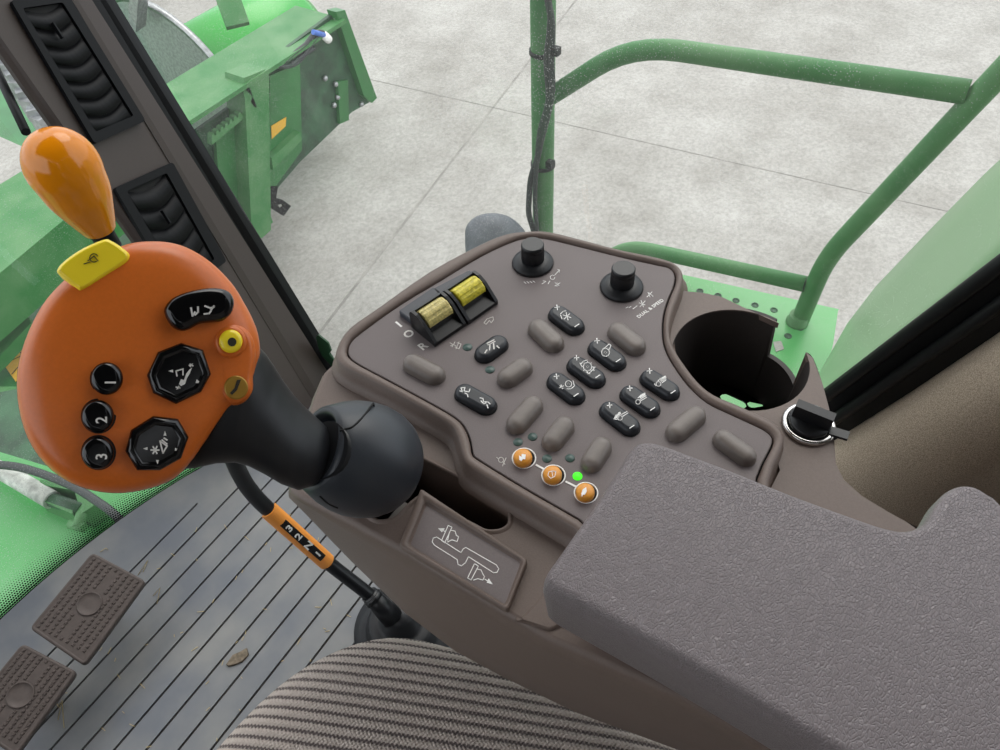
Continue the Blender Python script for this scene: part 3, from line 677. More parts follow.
# ---- rocker switches
def rocker(fl_, fr_, m, label):
    A = Z.px(*fl_); Bq = Z.px(*fr_); a = (Bq-A); L_ = a.length; a.normalize(); bdir = V((0, 0, 1)).cross(a); up = V((0, 0, 1))
    def q(s, t, h): return A+a*s+bdir*t+up*h
    e = B()
    prof = [(0, 0), (0, .003), (.008, .0055), (.009, .0075), (.0135, .0105), (.0225, .0155), (.0225, 0)]
    e.rings([[q(.0022, t, h) for t, h in prof], [q(L_-.0022, t, h) for t, h in prof]], smooth=False)
    side = [(0, -.0005), (-.0002, .0035), (.0105, .0140), (.0165, .0168), (.0215, .0168), (.0245, .0130), (.0245, -.0005)]
    for s0 in (0, L_-.0022): e.rings([[q(s0, t, h) for t, h in side], [q(s0+.0022, t, h) for t, h in side]], smooth=False)
    bar = [(.0235, 0), (.0235, .0155), (.0210, .0165), (.0210, 0)]
    e.rings([[q(0, t, h) for t, h in bar], [q(L_, t, h) for t, h in bar]], smooth=False)
    sw = e.build('rocker_switch', blk, con); lab(sw, label)
    r = B(); prr = []; c0, r0 = (.0150, .0094), .0080
    for i in range(40):
        an = math.radians(-20+200*i/39); rr = r0*(1+.02*(1 if i % 8 < 5 else -1.4)); prr.append((c0[0]+rr*math.cos(an)*.95, c0[1]+rr*math.sin(an)))
    r.rings([[q(.0035, t, h*.97) for t, h in prr], [q(.0045, t, h) for t, h in prr], [q(L_-.0045, t, h) for t, h in prr], [q(L_-.0035, t, h*.97) for t, h in prr]], smooth=False)
    lab(r.build('thumb_grip', m, sw), 'ribbed yellow thumb grip')
    return q
qa = rocker((435, 347), (466, 326), tan, 'black rocker switch with a worn pale yellow grip')
qb = rocker((468, 325), (498, 304), rollm, 'black rocker switch with a bright yellow grip')
tk = B()
for A_, B_ in (((399, 315), (434, 291)), ((433, 293), (470, 274))):
    a = Z.px(*A_); c = Z.px(*B_); u = (c-a).normalized(); v = u.cross(V((0, 0, 1)))*1; d = V((0, 0, 1)).cross(u)*-1
    q = fillet([a, c, c+d*.016, a+d*.016], .002)
    tk.pad(q, V((0, 0, 1)), [(0, -.0005), (0, .0035), (.0008, .0045)], False)
lab(tk.build('switch_track', slate, con), 'slate grey raised track behind the rocker switches')
# ---- dials
def dial(x, y, kx, label):
    o = Z.px(x, y); t = B(); t.lathe(o, (0, 0, 1), [(.0145, -.0005), (.0148, .0012), (.0140, .0026), (.0095, .0042), (.008, .0044), (0, .0044)], 40)
    bs = t.build('dial', softblk, con); lab(bs, label)
    seg = 72; prof = [(.0078, .004), (.0079, .0095), (.0078, .0135), (.0074, .0142)]
    c = B(); rs = []
    for r, h in prof: rs.append([o+V((math.cos(2*PI*i/seg), math.sin(2*PI*i/seg), 0))*r*(1.03 if i % 2 else .97)+V((0, 0, h)) for i in range(seg)])
    rs.append([o+V((math.cos(2*PI*i/seg), math.sin(2*PI*i/seg), 0))*.0080+V((0, 0, .0150)) for i in range(seg)])
    rs.append([o+V((math.cos(2*PI*i/seg), math.sin(2*PI*i/seg), 0))*.0080+V((0, 0, .0170)) for i in range(seg)])
    rs.append([o+V((math.cos(2*PI*i/seg), math.sin(2*PI*i/seg), 0))*.0072+V((0, 0, .0180)) for i in range(seg)])
    c.rings(rs, False, True); c.build('dial_grip', blk, bs)
dial(532.8, 263.5, 0, 'black round dial at the tip of the panel'); dial(621.5, 287.5, 0, 'black round dial beside the speed marking')
# ---- key-like power socket cap
so_ = zd.px(808, 425.5); t = B(); t.lathe(so_, (0, 0, 1), [(.0150, -.001), (.0153, .0015), (.0145, .0030), (.0128, .0034), (.0120, .0020), (.0120, -.001)], 40)
rg = t.build('socket_ring', chrome, con)
t = B(); t.lathe(so_, (0, 0, 1), [(.0119, -.001), (.0119, .0045), (.0112, .006), (0, .006)], 32); sc_ = t.build('socket_cap', blk, rg)
du = dirpx(zd, (797, 412), (827, 424)).normalized(); t = B()
A_ = so_-du*.0105; B_ = so_+du*.0112; vv = V((0, 0, 1)).cross(du)
t.rings([[A_+vv*.003+V((0, 0, .004)), B_+vv*.003+V((0, 0, .004)), B_+vv*-.003+V((0, 0, .004)), A_-vv*.003+V((0, 0, .004))], [A_+vv*.003+V((0, 0, .0155)), B_+vv*.003+V((0, 0, .0155)), B_+vv*-.003+V((0, 0, .0155)), A_-vv*.003+V((0, 0, .0155))]], smooth=False)
t.build('socket_grip', softblk, sc_)
t = B(); C_ = so_+du*.012+V((0, 0, .003)); t.bar(C_-vv*.000, C_+du*.010+V((0, 0, .0015)), .006, .0018); t.build('socket_tab', softblk, rg)
# ---- plaque with pattern diagram
zp = ZP(ZB+.0042)
pr = [(421.6, 492), (528, 563), (508, 614), (400, 549)]
po = fillet([zb.px(*p) for p in pr], .002); hi = [p+V((0, 0, .0045)) for p in po]
ri = fillet([zp.px(*p) for p in [(425, 500.5), (523.5, 561), (506, 607), (407, 545)]], .003); ri = ri
pq = B()
pq.rings([po, [p+V((0, 0, .0038)) for p in po], [p+V((0, 0, .0045)) for p in inset(po, V((0, 0, 1)), .0008)]], False, False)
t1 = [p+V((0, 0, .0045)) for p in inset(po, V((0, 0, 1)), .0008)]
pq.rings([t1, [p+V((0, 0, .0003)) for p in ri], ri, [p-V((0, 0, .0016)) for p in inset(ri, V((0, 0, 1)), .0014)]], False, False) if len(ri) == len(t1) else None
pq.build('plaque_frame', brown, con)
pin = B(); pin.cap([p-V((0, 0, .0015)) for p in inset(ri, V((0, 0, 1)), .0013)]); pin.prism([p-V((0, 0, .0018)) for p in inset(ri, V((0, 0, 1)), .001)], (0, 0, -.001)); plq = pin.build('plaque', panelm, con); lab(plq, 'recessed plaque with a white lever pattern diagram')
zq = ZP(ZB+.0042-.0014)
def c4(L_): return [(400+x/5.77, 490+y/5.77) for x, y in L_]
strokes('lever_diagram', white, plq, zq, [
    c4([(212, 272), (352, 362), (365, 340), (380, 332), (556, 433), (570, 455), (560, 475), (540, 478), (395, 385), (378, 420), (355, 438), (335, 430), (330, 402), (200, 320), (186, 300), (192, 278), (212, 272)]),
    c4([(262, 240), (230, 228)]), c4([(278, 205), (300, 215), (258, 305), (240, 292), (278, 205)]), c4([(292, 232), (318, 238), (325, 262), (338, 270), (330, 298), (300, 288), (275, 300)]), c4([(284, 250), (275, 290)]),
    c4([(430, 425), (452, 440), (410, 520), (390, 508), (430, 425)]), c4([(442, 455), (468, 462), (478, 485), (488, 500), (478, 520), (450, 512), (425, 520)]), c4([(490, 515), (515, 532)])], .00045)
fills('diagram_arrow', white, plq, zq, [c4([(220, 222), (258, 222), (242, 245)])]); fills('diagram_arrow', white, plq, zq, [c4([(500, 535), (512, 510), (535, 545)])])
# ================================================================ armrest
ZA = .80; za = ZP(ZA)
ar = [(638, 441), (650, 439.5), (664, 442.5), (690, 452), (725, 465), (790, 491), (850, 513), (886, 525), (908, 528), (926, 520), (940, 498), (955, 485), (972, 483), (990, 492), (1010, 510), (1120, 640), (1200, 900), (1000, 850), (860, 766), (820, 742), (740, 694), (650, 643), (566, 597), (551, 588), (545, 580), (548, 570), (556, 558), (600, 496), (622, 462), (630, 449)]
aw = [za.px(*p) for p in ar]; aw = smooth(aw, 4)
ab = B(); ab.pad(aw, V((0, 0, 1)), [(.007, -.048), (.004, -.046), (.0015, -.038), (0, -.02), (-.0008, -.012), (-.0004, -.0055), (.0004, -.0028), (.0016, -.0010), (.003, -.0002), (.004, 0), (.0046, 0)])
arm = ab.build('armrest', leath); tag(arm, 'grey-brown grained leatherette armrest pad over the rear of the console', 'armrest')
wd_ = B(); wd_.pad(fillet([zb.px(x, y) for x, y in [(514, 620), (521, 620), (546, 593), (574, 606), (566, 624), (550, 631)]], .002), V((0, 0, 1)), [(0, -.01), (0, .001), (.001, .002)]); wd_.build('corner_step', brown, con)
# ================================================================ joystick
hc = PD(138, 368, .315); vn = (CAM-hc).normalized()
J = Plane(hc, vn)
joy = empty('joystick', P(362, 470, .70), 'orange-headed multi-button joystick with black grip on a round boot', 'joystick')
ho = [(122, 247), (133, 244), (147, 242.5), (165, 243), (181, 246.5), (196, 253.5), (210, 263), (222, 274), (234, 288), (243, 303), (251, 318), (257, 334), (259, 352), (256, 366), (254, 378), (254, 389), (250, 398), (241, 404), (232, 407), (223, 416), (213, 429), (201, 446), (188, 464), (173, 478), (151, 487), (122, 492), (94, 489.5), (68, 480), (46, 463), (29, 438), (20, 408), (18, 378), (23, 350), (34, 322), (48, 299), (66, 280), (86, 263), (104, 253)]
HZ = -.019
J0 = J.up(HZ)
H0 = smooth([J0.px(*p) for p in ho], 3); hcen = J0.px(142, 366)
def srings(prof, base, cen):
    return [[cen+(p-cen)*s+vn*h for p in base]+[] for s, h in prof]
hb = B(); hb.rings(srings([(.985, -.003), (1, .0), (.997, .004), (.985, .0085), (.96, .0125), (.92, .0155), (.86, .0175), (.76, .0188), (.6, .0196), (.4, .020), (.2, .0202), (.02, .0203)], H0, hcen), False, True, True)
head = hb.build('head', orange, joy)
JT = J.up(HZ+.0196)
bk2 = B(); bk2.rings(srings([(.80, -.030), (.93, -.026), (.995, -.016), (1.012, -.006), (1.012, -.001), (.99, .0005)], H0, hcen), True, True, True)
lab(bk2.build('back_shell', softblk, joy), 'dark grey back half of the handle')
def jbtn(name, outline_px, m, h0, prof, label=None, par=joy):
    pl = JT.up(h0); o = [pl.px(*p) for p in outline_px]
    if normal_of(o).dot(vn) < 0: o = o[::-1]
    b = B(); b.pad(o, vn, prof, False); ob = b.build(name, m, par)
    if label: lab(ob, label)
    return ob
def rpx(cx, cy, r, k=32, ry=None): return [(cx+r*math.cos(2*PI*i/k), cy+(ry or r)*math.sin(2*PI*i/k)) for i in range(k)]
ROUND = [(0, -.004), (0, .0032), (.0008, .0046), (.0020, .0051), (.0026, .0051)]
xd = V(JT.px(108, 385)-JT.px(108, 375)); yd = JT.px(120, 380)-JT.px(108, 380)
for (x, y, s) in [(107.5, 378.5, '1'), (98.5, 416, '2'), (98.5, 452.5, '3')]:
    rb = jbtn('surround', rpx(x, y, 17.6), void, 0, [(0, -.004), (0, .0004)])
    bo_ = jbtn('round_button', rpx(x-.5, y, 16.2), gloss, 0, ROUND, 'round black button marked '+s)
    text('digit', s, faint, bo_, JT.up(.0052).px(x+3.5, y+4), -(JT.px(108, 388)-JT.px(108, 375)), -yd, .0058, .0001, 1, .00008)
    rb.parent = bo_
def octo(pts, label):
    o = [p for p in pts]
    rb = jbtn('octagonal_button', o, gloss, 0, [(-.0002, -.004), (0, .0010), (.0008, .0026), (.0026, .0032), (.0032, .0026), (.0036, .0024)], label)
    return rb
oa = octo([(181, 343), (203, 350), (211, 374), (201, 392), (176, 404), (153, 393), (147, 375), (158, 352)], 'octagonal black rocker button with four arrows, upper')
ob_ = octo([(153, 416), (178, 419), (188.5, 437), (181, 458), (160, 470), (137, 470), (125.5, 451), (131, 430)], 'octagonal black rocker button with four arrows, lower')
J3 = JT.up(.0027)
def tri(x, y, a, r=2.6): return [(x+r*math.cos(a+q), y+r*math.sin(a+q)) for q in (0, 2.5, -2.5)]
fills('symbol', faint, oa, J3, [tri(171, 371, PI*1.0), tri(198.5, 382, .3, 3.2), tri(191, 365, -.7), tri(178, 388, 2.4), [(179, 384), (181, 379), (184, 380), (186, 374), (189, 370), (192, 367.5), (190, 373), (187, 378), (185, 384), (181, 386)]])
strokes('symbol', faint, oa, J3, [[(177, 376), (176, 371), (183, 369), (183, 375)], [(176, 387), (180, 388)], [(190, 364), (193, 366)]], .0005)
fills('symbol', faint, ob_, J3, [tri(165, 433.5, -PI/2), tri(145.5, 448.5, PI), tri(177, 449.5, 0.1), tri(157.5, 462, PI/2)])
strokes('symbol', faint, ob_, J3, [[(151, 450), (159, 450)], [(153, 446.5), (157, 453.5)], [(157, 446.5), (153, 453.5)], [(160, 441), (163, 453), (167, 446), (160, 441)], [(162, 440), (167, 444)], [(164, 438), (167, 440)]], .0006)
bean = [(164, 312), (168, 303), (176, 297), (190, 292), (208, 289), (222, 290), (230, 295), (233, 304), (230, 314), (222, 321), (211, 322.5), (199, 324), (190, 329), (181, 331), (171, 326)]
bo_ = jbtn('bean_button', [tuple(p) [:2] for p in smooth([V((x, y, 0)) for x, y in bean], 3)], gloss, 0, [(0, -.006), (0, .004), (.0007, .0058), (.002, .0068), (.0035, .0071)], 'long bean-shaped black rocker button')
strokes('symbol', faint, bo_, JT.up(.0073), [[(191, 308), (192.5, 316), (195, 312)], [(195, 315), (198, 312), (198, 307)], [(205, 306), (210, 308), (214, 307)], [(211, 310), (214, 306)], [(204, 314), (209, 313.5), (211, 311)]], .0007)
# raised boss carrying the small yellow button and the gold badge
boss = [(214, 345), (217, 333), (224, 326), (234, 324), (244, 328), (251, 337), (254, 350), (253, 364), (251, 376), (251, 389), (246, 398), (238, 403), (228, 401), (221, 395), (218, 386), (219, 376), (216, 362)]
BP = [V((x, y, 0)) for x, y in boss]
w1 = jbtn('button_boss', [tuple(p)[:2] for p in smooth(BP, 3)], orange, -.0022, [(-.002, -.011), (-.0012, -.003), (0, .0002), (.0008, .0014), (.002, .0020), (.003, .0020)])
w2 = jbtn('button_well', rpx(230.5, 342, 15.5, 36, 15.5), orange, -.0006, [(-.001, -.003), (0, .0012), (.0012, .0022), (.0022, .0018), (.0030, .0004)])
yb = jbtn('yellow_button', rpx(230, 341.5, 11.6), yel, -.0008, [(0, -.004), (0, .0034), (.0008, .0046), (.002, .0049)], 'small round yellow button with a dark centre')
fills('button_centre', drk, yb, JT.up(.0043), [rpx(232, 342, 4.4, 20)])
gs_ = jbtn('gold_badge', rpx(236, 387.5, 12, 32, 12), brass, -.0004, [(0, -.002), (0, .0008), (.0006, .0011)], 'round gold badge with a dark lever symbol')
fills('symbol', drk, gs_, JT.up(.0008), [[(237, 380), (241, 379.5), (237, 390), (232, 395), (230, 393), (234.5, 388)]])
# yellow thumb button on the top edge (a block standing on the rim)
JY = J.up(HZ+.018)
yq = [(58, 270), (66, 261), (83, 249.5), (104, 240.5), (112, 242), (123, 249), (130, 256), (127, 264), (108, 277), (84, 291.5), (76, 289), (60, 276)]
o = smooth([JY.up(-.004).px(*p) for p in yq], 3)
if normal_of(o).dot(vn) < 0: o = o[::-1]
yb2 = B(); yb2.pad(o, vn, [(0, -.012), (0, .0025), (.0003, .0040), (.0008, .0052), (.0013, .0058), (.0017, .0060)], True)
yo = yb2.build('yellow_thumb_button', yel, joy); lab(yo, 'glossy yellow thumb button on the top edge')
strokes('symbol', drk, yo, JY.up(.0023), [rpx(94, 258, 4.2, 14)[2:], [(88, 261), (94, 256), (98, 261)], [(84, 264), (90, 262)]], .00035)
# grip: flared neck from the head down to the boot
bc = P(362, 459, .764); bcr = .0295
g1 = PD(331, 449, .372); axis = (bc-g1).normalized()
def section(u, v, wd): return u, v, wd
secs = [((188, 432), 64, .318), ((205, 433), 60, .322), ((224, 434), 54, .328), ((248, 436), 47, .338), ((272, 439), 43, .348), ((296, 444), 39, .359), ((314, 448), 36, .368), ((325, 450.5), 33.5, .373), ((330, 452), 29, .376)]
gr_ = B(); rs = []
camx = MR @ V((1, 0, 0)); camy = MR @ V((0, 1, 0)); camz = MR @ V((0, 0, 1))
pairs = [((236, 335), (172, 470), .346, .28), ((247, 338), (196, 468), .347, .38), ((258, 346), (216, 463.5), .349, .48), ((265, 354), (236, 462.5), .352, .58), ((272, 364), (250, 466), .356, .66), ((281, 379), (266, 474), .361, .72), ((292, 394), (283, 484), .366, .78), ((303, 406), (300, 490), .371, .84), ((314, 416), (315, 485.5), .375, .9), ((326, 427), (325, 477), .378, .92), ((333, 438), (332, 466), .381, .92)]
pp = []
for i in range(len(pairs)-1):
    for k_ in range(4):
        t_ = k_/4; A, Bq = pairs[i], pairs[i+1]; f = lambda a, c: a+(c-a)*t_
        pp.append(((f(A[0][0], Bq[0][0]), f(A[0][1], Bq[0][1])), (f(A[1][0], Bq[1][0]), f(A[1][1], Bq[1][1])), f(A[2], Bq[2]), f(A[3], Bq[3])))
pp.append(pairs[-1])
for (a_, b_, d_, th_) in pp:
    A = PD(a_[0], a_[1], d_); Bq = PD(b_[0], b_[1], d_); c_ = (A+Bq)/2; wu = (A-Bq)/2
    rs.append([c_+wu*math.cos(2*PI*k_/40)+camz*wu.length*th_*math.sin(2*PI*k_/40) for k_ in range(40)])
gr_.rings(rs, True, True); gp_ = gr_.build('grip', softblk, joy)
nk = B(); nk.tube([PD(325, 450, .376), PD(350, 456, .392)], .0148, 24); nk.build('neck', blk, joy)
ax = (bc-PD(318, 448, .386)).normalized()
bb = B(); R_ = bcr
bb.lathe(bc, ax, [(r*1.05, h*1.05) for r, h in [(.0150, -.014), (.0162, -.0225), (.0174, -.0268), (.0192, -.0278), (.0215, -.0262), (.0235, -.0222), (.0262, -.0170), (.0284, -.0105), (.0297, -.003), (.0297, .004), (.0283, .0115), (.0255, .0178), (.0210, .0235), (.015, .0275), (.008, .0295), (0, .030)]], 48)
bt = bb.build('ball_boot', ballm, joy); lab(bt, 'round black two-piece boot at the foot of the grip')
# split line of the boot
u_ = (camx*math.cos(math.radians(52))+camy*math.sin(math.radians(52))); u_ = (u_-ax*u_.dot(ax)).normalized(); v_ = ax.cross(u_)
from mathutils.bvhtree import BVHTree
bvh = BVHTree.FromPolygons([v.co for v in bt.data.vertices], [tuple(p.vertices) for p in bt.data.polygons])
def ball_hit(x, y):
    h_ = bvh.ray_cast(CAM, ray(x, y).normalized())
    return h_[0] if h_[0] is not None else bc
for L_ in ([(340, 431), (345, 429), (352, 427), (360, 420), (367, 412), (374, 406), (380, 402.5)], [(320, 496), (325, 501), (331, 505), (338, 508)]):
    t = B(); t.tube(smooth([ball_hit(*p) for p in L_], 3, False), .0006, 6); t.build('split_line', void, bt)
sf = B(); sf.tube([bc+V((0, 0, -.015)), P(408, 492, .70)], .008, 20); sf.build('shaft', ventm, joy)
gaiter = B(); gq = fillet([zb.px(x, y) for x, y in [(384, 520), (402, 498), (412, 504), (396, 522)]], .001); gaiter.prism([p+V((0, 0, -.003)) for p in gq], (0, 0, -.02)); gaiter.build('slot_slider', mat('slider_plastic', rgb(120, 114, 108), .5), joy)
# ================================================================ gear lever
gl = empty('gear_lever', P(395, 622, .0), 'orange-knobbed gear lever with a bent black rod and numbered orange label', 'lever')
lp = [P(393, 618, .05), P(372, 597, .085), P(325, 560, .16), P(270, 511, .285), P(250, 490, .335), P(239, 472, .375), P(231, 455, .41), P(210, 420, .47), P(105, 240, .675)]
lp2 = smooth(lp[:1]+lp[1:3]+[lp[3], lp[4], lp[5], lp[6], lp[7], lp[8]], 5, False)
t = B(); t.tube(lp2, .0098, 20); t.build('rod', blk, gl)
kt = P(50, 140, .815); kb_ = P(100, 231, .70)
kc = PD(59, 160, .55); ke = PD(99, 228, .60); kax = (ke-kc).normalized()
kr = 36.5*.55/F
L_ = (ke-kc).length
kp = [(0, -kr*.86), (kr*.30, -kr*.82), (kr*.60, -kr*.66), (kr*.83, -kr*.38), (kr*.96, -kr*.04), (kr*.99, kr*.30), (kr*.95, kr*.62), (kr*.88, L_*.48), (kr*.74, L_*.68), (kr*.60, L_*.86), (kr*.50, L_*.98), (kr*.42, L_*1.02), (0, L_*1.03)]
kps = smooth([V((a, b_, 0)) for a, b_ in kp], 4, False)
t = B(); t.lathe(kc, kax, [(max(p.x, 0), p.y) for p in kps], 56)
t.build('knob', knobor, gl)
t = B(); t.lathe(ke, kax, [(.0105, -.002), (.0105, .004), (.0092, .005), (.0092, .02)], 24); t.build('knob_collar', ventm, gl)
t = B(); t.tube([ke, P(105, 240, .675)], .0092, 20); t.build('rod_top', blk, gl)
# orange numbered label wrapped on the rod, facing the driver
p0 = P(267, 508.5, .29); p1 = P(326, 561, .158); d = (p1-p0).normalized(); tocam = (CAM-(p0+p1)/2); nn = (tocam-d*tocam.dot(d)).normalized(); sd = d.cross(nn)
def wrap(r, f0, f1, a0, a1, k=12): 
    return [[p0+(p1-p0)*f+(nn*math.cos(a)+sd*math.sin(a))*r for f in (f0, f1)] for a in [a0+(a1-a0)*i/k for i in range(k+1)]]
def wrapsolid(r0, r1, f0, f1, a0, a1):
    q = []
    ring0 = [p0+(p1-p0)*f0+(nn*math.cos(a)+sd*math.sin(a))*r for r, aa in ((r1, 1), (r0, -1)) for a in ([a0+(a1-a0)*i/10 for i in range(11)][::aa])]
    ring1 = [p+(p1-p0)*(f1-f0) for p in ring0]
    return B().rings([ring0, ring1], smooth=False)
lb = wrapsolid(.0096, .0122, 0, 1, -1.25, 1.25).build('label_band', labelor, gl); lab(lb, 'orange label band with numbers')
lb2 = wrapsolid(.0120, .0126, .18, .86, -.42, .42).build('label_strip', gloss, lb)
for s, f in (('3', .28), ('2', .43), ('N', .60), ('1', .77)):
    text('digit', s, white, lb2, p0+(p1-p0)*f+nn*.0127, (-d).cross(nn), -d, .0150, .0002, 1, .0004)
# sleeve and boot at the floor
t = B(); t.tube([lp[0], P(369, 594, .09)], [.0165, .0125], 24); t.tube([P(375, 600, .083), P(371.5, 596.5, .0875)], .0142, 24); t.build('sleeve', blk, gl)
fo_ = P(404, 628, .0); t = B(); t.lathe(fo_, (0, 0, 1), [(.075, 0), (.075, .002), (.060, .003), (.055, .008), (.050, .022), (.044, .030), (.036, .026), (.030, .030), (.022, .048), (.017, .056), (0, .058)], 40); t.build('rubber_boot', softblk, gl)
# ================================================================ brake pedals
def pedal(corners, z, label, ring_c):
    pn_ = V((0, -.35, 1)).normalized(); c0 = P((corners[0][0]+corners[2][0])/2, (corners[0][1]+corners[2][1])/2, z); pl = Plane(c0, pn_)
    q = [pl.px(*c) for c in corners]
    t = empty('brake_pedal', (c0.x, c0.y, 0), label, 'pedal', 'brake pedals')
    o = fillet(q, .008, 5)
    if normal_of(o).dot(pn_) < 0: o = o[::-1]
    b = B(); b.pad(o, pn_, [(0, -.012), (0, -.002), (.0015, .0), (.0035, .0), (.0045, -.0008)], True)
    a, bb_, c, d_ = q      # a-b short side, b-c long side
    ex = (bb_-a); ey = (d_-a)
    for i in range(9):
        for j in range(18):
            u = .10+.8*i/8; v = .06+.88*j/17
            if abs(u-.5) < .07 and not (j in (0, 17)): continue
            if abs(u-.5)*ex.length < .016 and abs(v-.5)*ey.length < .018: continue
            p = a+ex*u+ey*v+pn_*(-.0008)
            r0 = .0021; k = [p+ex.normalized()*sx*r0+ey.normalized()*sy_*r0 for sx, sy_ in ((-1, -1), (1, -1), (1, 1), (-1, 1))]; k2 = [p+ex.normalized()*sx*r0*.5+ey.normalized()*sy_*r0*.5+pn_*.0018 for sx, sy_ in ((-1, -1), (1, -1), (1, 1), (-1, 1))]
            b.rings([k, k2], False, True, False)
    m = a+ex*.5+ey*.5
    b.lathe(m, pn_, [(.0165, -.001), (.0165, .0008), (.0155, .0014), (.0145, .0008), (.0135, -.0004), (.006, -.0002), (0, -.0002)], 32)
    b.build('pedal_pad', pedm, t)
    s_ = B(); s_.box(m-pn_*.0165, (ex.length*.8, ex.length*.8, .008)); s_.bar(m-pn_*.018, V((m.x, m.y+.05, .03)), .028, .012); s_.build('pedal_arm', ventm, t)
    fb_ = B(); fb_.box((m.x, m.y+.05, .016), (.04, .03, .03)); fb_.build('pedal_bracket', ventm, t)
pedal([(92, 552), (146, 581), (84, 666), (29, 628)], .115, 'brown rubber brake pedal pad with a raised ring, the one nearer the console', None)
pedal([(22, 643), (77, 672), (15, 757), (-40, 719)], .115, 'brown rubber brake pedal pad cut by the left photo edge', None)
# ================================================================ seat
so2 = [(-.36, .285), (-.2, .305), (-.06, .305), (.04, .298), (.10, .276), (.142, .238), (.163, .185), (.176, .12), (.188, .03), (.190, -.1), (.18, -.30), (-.36, -.30)]
sw_ = [V((x, y, .44)) for x, y in so2]
sw_ = smooth(sw_[:-1]+[sw_[-1]], 4)
a_ = P(340, 700, .47); c_ = P(440, 716, .47); stripe_ang = math.atan2((c_-a_).y, (c_-a_).x)
d1 = P(340, 700, .47); d2 = P(342, 712, .47); per = abs((d2-d1).cross((c_-a_).normalized()).length)
fab = fabric(stripe_ang, per*.95)
t = B(); cen_ = V((-.1, -.02, .44))
rs = []
for s, h in [(.90, -.085), (.95, -.07), (.985, -.04), (1, -.012), (1, .004), (.985, .018), (.955, .028), (.91, .035), (.84, .040), (.74, .043), (.6, .045), (.4, .046), (.15, .046)]:
    rs.append([cen_+(p-cen_)*s+V((0, 0, h)) for p in sw_])
t.rings(rs, True, True)
st_ = empty('driver_seat', (-.1, 0, 0), 'driver seat with ribbed grey-brown woven fabric cushion', 'seat')
t.build('cushion', fab, st_)
t = B(); t.rings([[V((x, y, .365)) for x, y in ((-.3, .2), (.10, .2), (.10, -.3), (-.3, -.3))], [V((x, y, .02)) for x, y in ((-.2, .05), (.04, .05), (.04, -.3), (-.2, -.3))]], smooth=False); t.rings([[V((x, y, .02)) for x, y in ((-.22, .07), (.06, .07), (.06, -.32), (-.22, -.32))], [V((x, y, -.002)) for x, y in ((-.22, .07), (.06, .07), (.06, -.32), (-.22, -.32))]], smooth=False)
t.build('seat_base', blk, st_)
t = B(); t.pad(fillet([V((x, -.30, z)) for x, z in ((-.33, .44), (.105, .44), (.09, 1.12), (-.30, 1.12))], .06), V((0, -1, 0)), [(.03, -.03), (0, 0), (0, .07), (.03, .10)]); t.build('backrest', fab, st_)  # backrest is out of view, added to block light from behind
# console mounting arm
t = B(); t.box((.215, -.2, .40), (.05, .12, .24)); t.box((.165, -.22, .31), (.1, .06, .05)); t.build('mounting_arm', blk, con)
# ================================================================ outside: platform and handrail
XR = 1.19
plp = [P(676, 275, -.02), P(838, 311, -.02), P(833, 345, -.02), P(822, 388, -.02), P(800, 440, -.02), V((.66, -.05, -.02)), V((.66, .45, -.02))]
t = B(); t.prism(plp, (0, 0, -.012)); t.rings([[p for p in plp[:2]]+[plp[1]+V((0, 0, -.06)), plp[0]+V((0, 0, -.06))], [p+V((.006, 0, 0)) for p in plp[:2]]+[plp[1]+V((.006, 0, -.06)), plp[0]+V((.006, 0, -.06))]], smooth=False)
pf_ = empty('access_platform', (.95, .1, -.05), 'pale green steel platform plate with small drain holes outside the window', 'platform'); t.build('plate', green3, pf_)
for (x, y) in [(700, 291), (718, 295.5), (736, 300.5), (755, 305), (774, 310), (788, 336), (800, 328)]:
    h_ = B(); c_ = P(x, y, -.0198); h_.lathe(c_, (0, 0, 1), [(.0075, -.0002), (.0075, .0006), (.006, .0006), (.006, .0001), (0, .0001)], 16); h_.build('drain_hole', greend, pf_)
h_ = B(); h_.prism([P(x, y, -.0192) for x, y in [(773, 342), (781, 341), (784, 349), (776, 352)]], (0, 0, .0008)); lab(h_.build('square_hole', conc, pf_), 'square hole showing the concrete below')
hr = empty('handrail', (XR, .3, -.4), 'green tubular steel handrail with dusty rails and upright posts', 'handrail')
def X(x, y, w_=XR): return PX(x, y, w_)
rp_ = .0175
t = B(); pz = X(543, 200); t.tube([V((pz.x, pz.y, -.9)), V((pz.x, pz.y, .55)), V((pz.x, pz.y, 1.3))], .0235, 24); t.build('post', green2, hr)
def bend(pts, k=5, r=.06): 
    out = [pts[0]]
    for i in range(1, len(pts)-1):
        a, b_, c = pts[i-1], pts[i], pts[i+1]; rr = min(r, (a-b_).length*.45, (c-b_).length*.45); p = b_+(a-b_).normalized()*rr; q = b_+(c-b_).normalized()*rr
        for j in range(k+1): s = j/k; out.append(p*(1-s)**2+b_*2*s*(1-s)+q*s*s)
    return out+[pts[-1]]
t = B(); t.tube(bend([X(548, 98), X(632, 44), X(968, 92)], 6, .09), rp_, 24); t.build('top_rail', green2, hr)
t = B(); t.tube(bend([X(797, 328), X(806, 306), X(826, 258), X(1003, 70), X(1120, -50)], 6, .10), rp_, 24); t.build('post', green2, hr)
t = B(); t.tube(bend([X(560, 300), X(600, 262), X(630, 246), X(805, 284)], 6, .07), rp_*.9, 24); t.build('lower_rail', green2, hr)
t = B(); c_ = P(797, 322, -.02); t.lathe(c_, (0, 0, 1), [(.022, 0), (.022, .004), (.0195, .006), (.019, .02)], 24); t.build('post_foot', green2, hr)
cb_ = B(); cpx = [(546, -30), (548, 0), (552, 25), (551, 60), (552, 90), (547, 118), (541, 140), (537, 160), (531, 178), (529, 200), (529, 215), (534, 232), (540, 260)]
cb_.tube(smooth([X(x, y, XR-.035) for x, y in cpx], 3, False), .0065, 10)
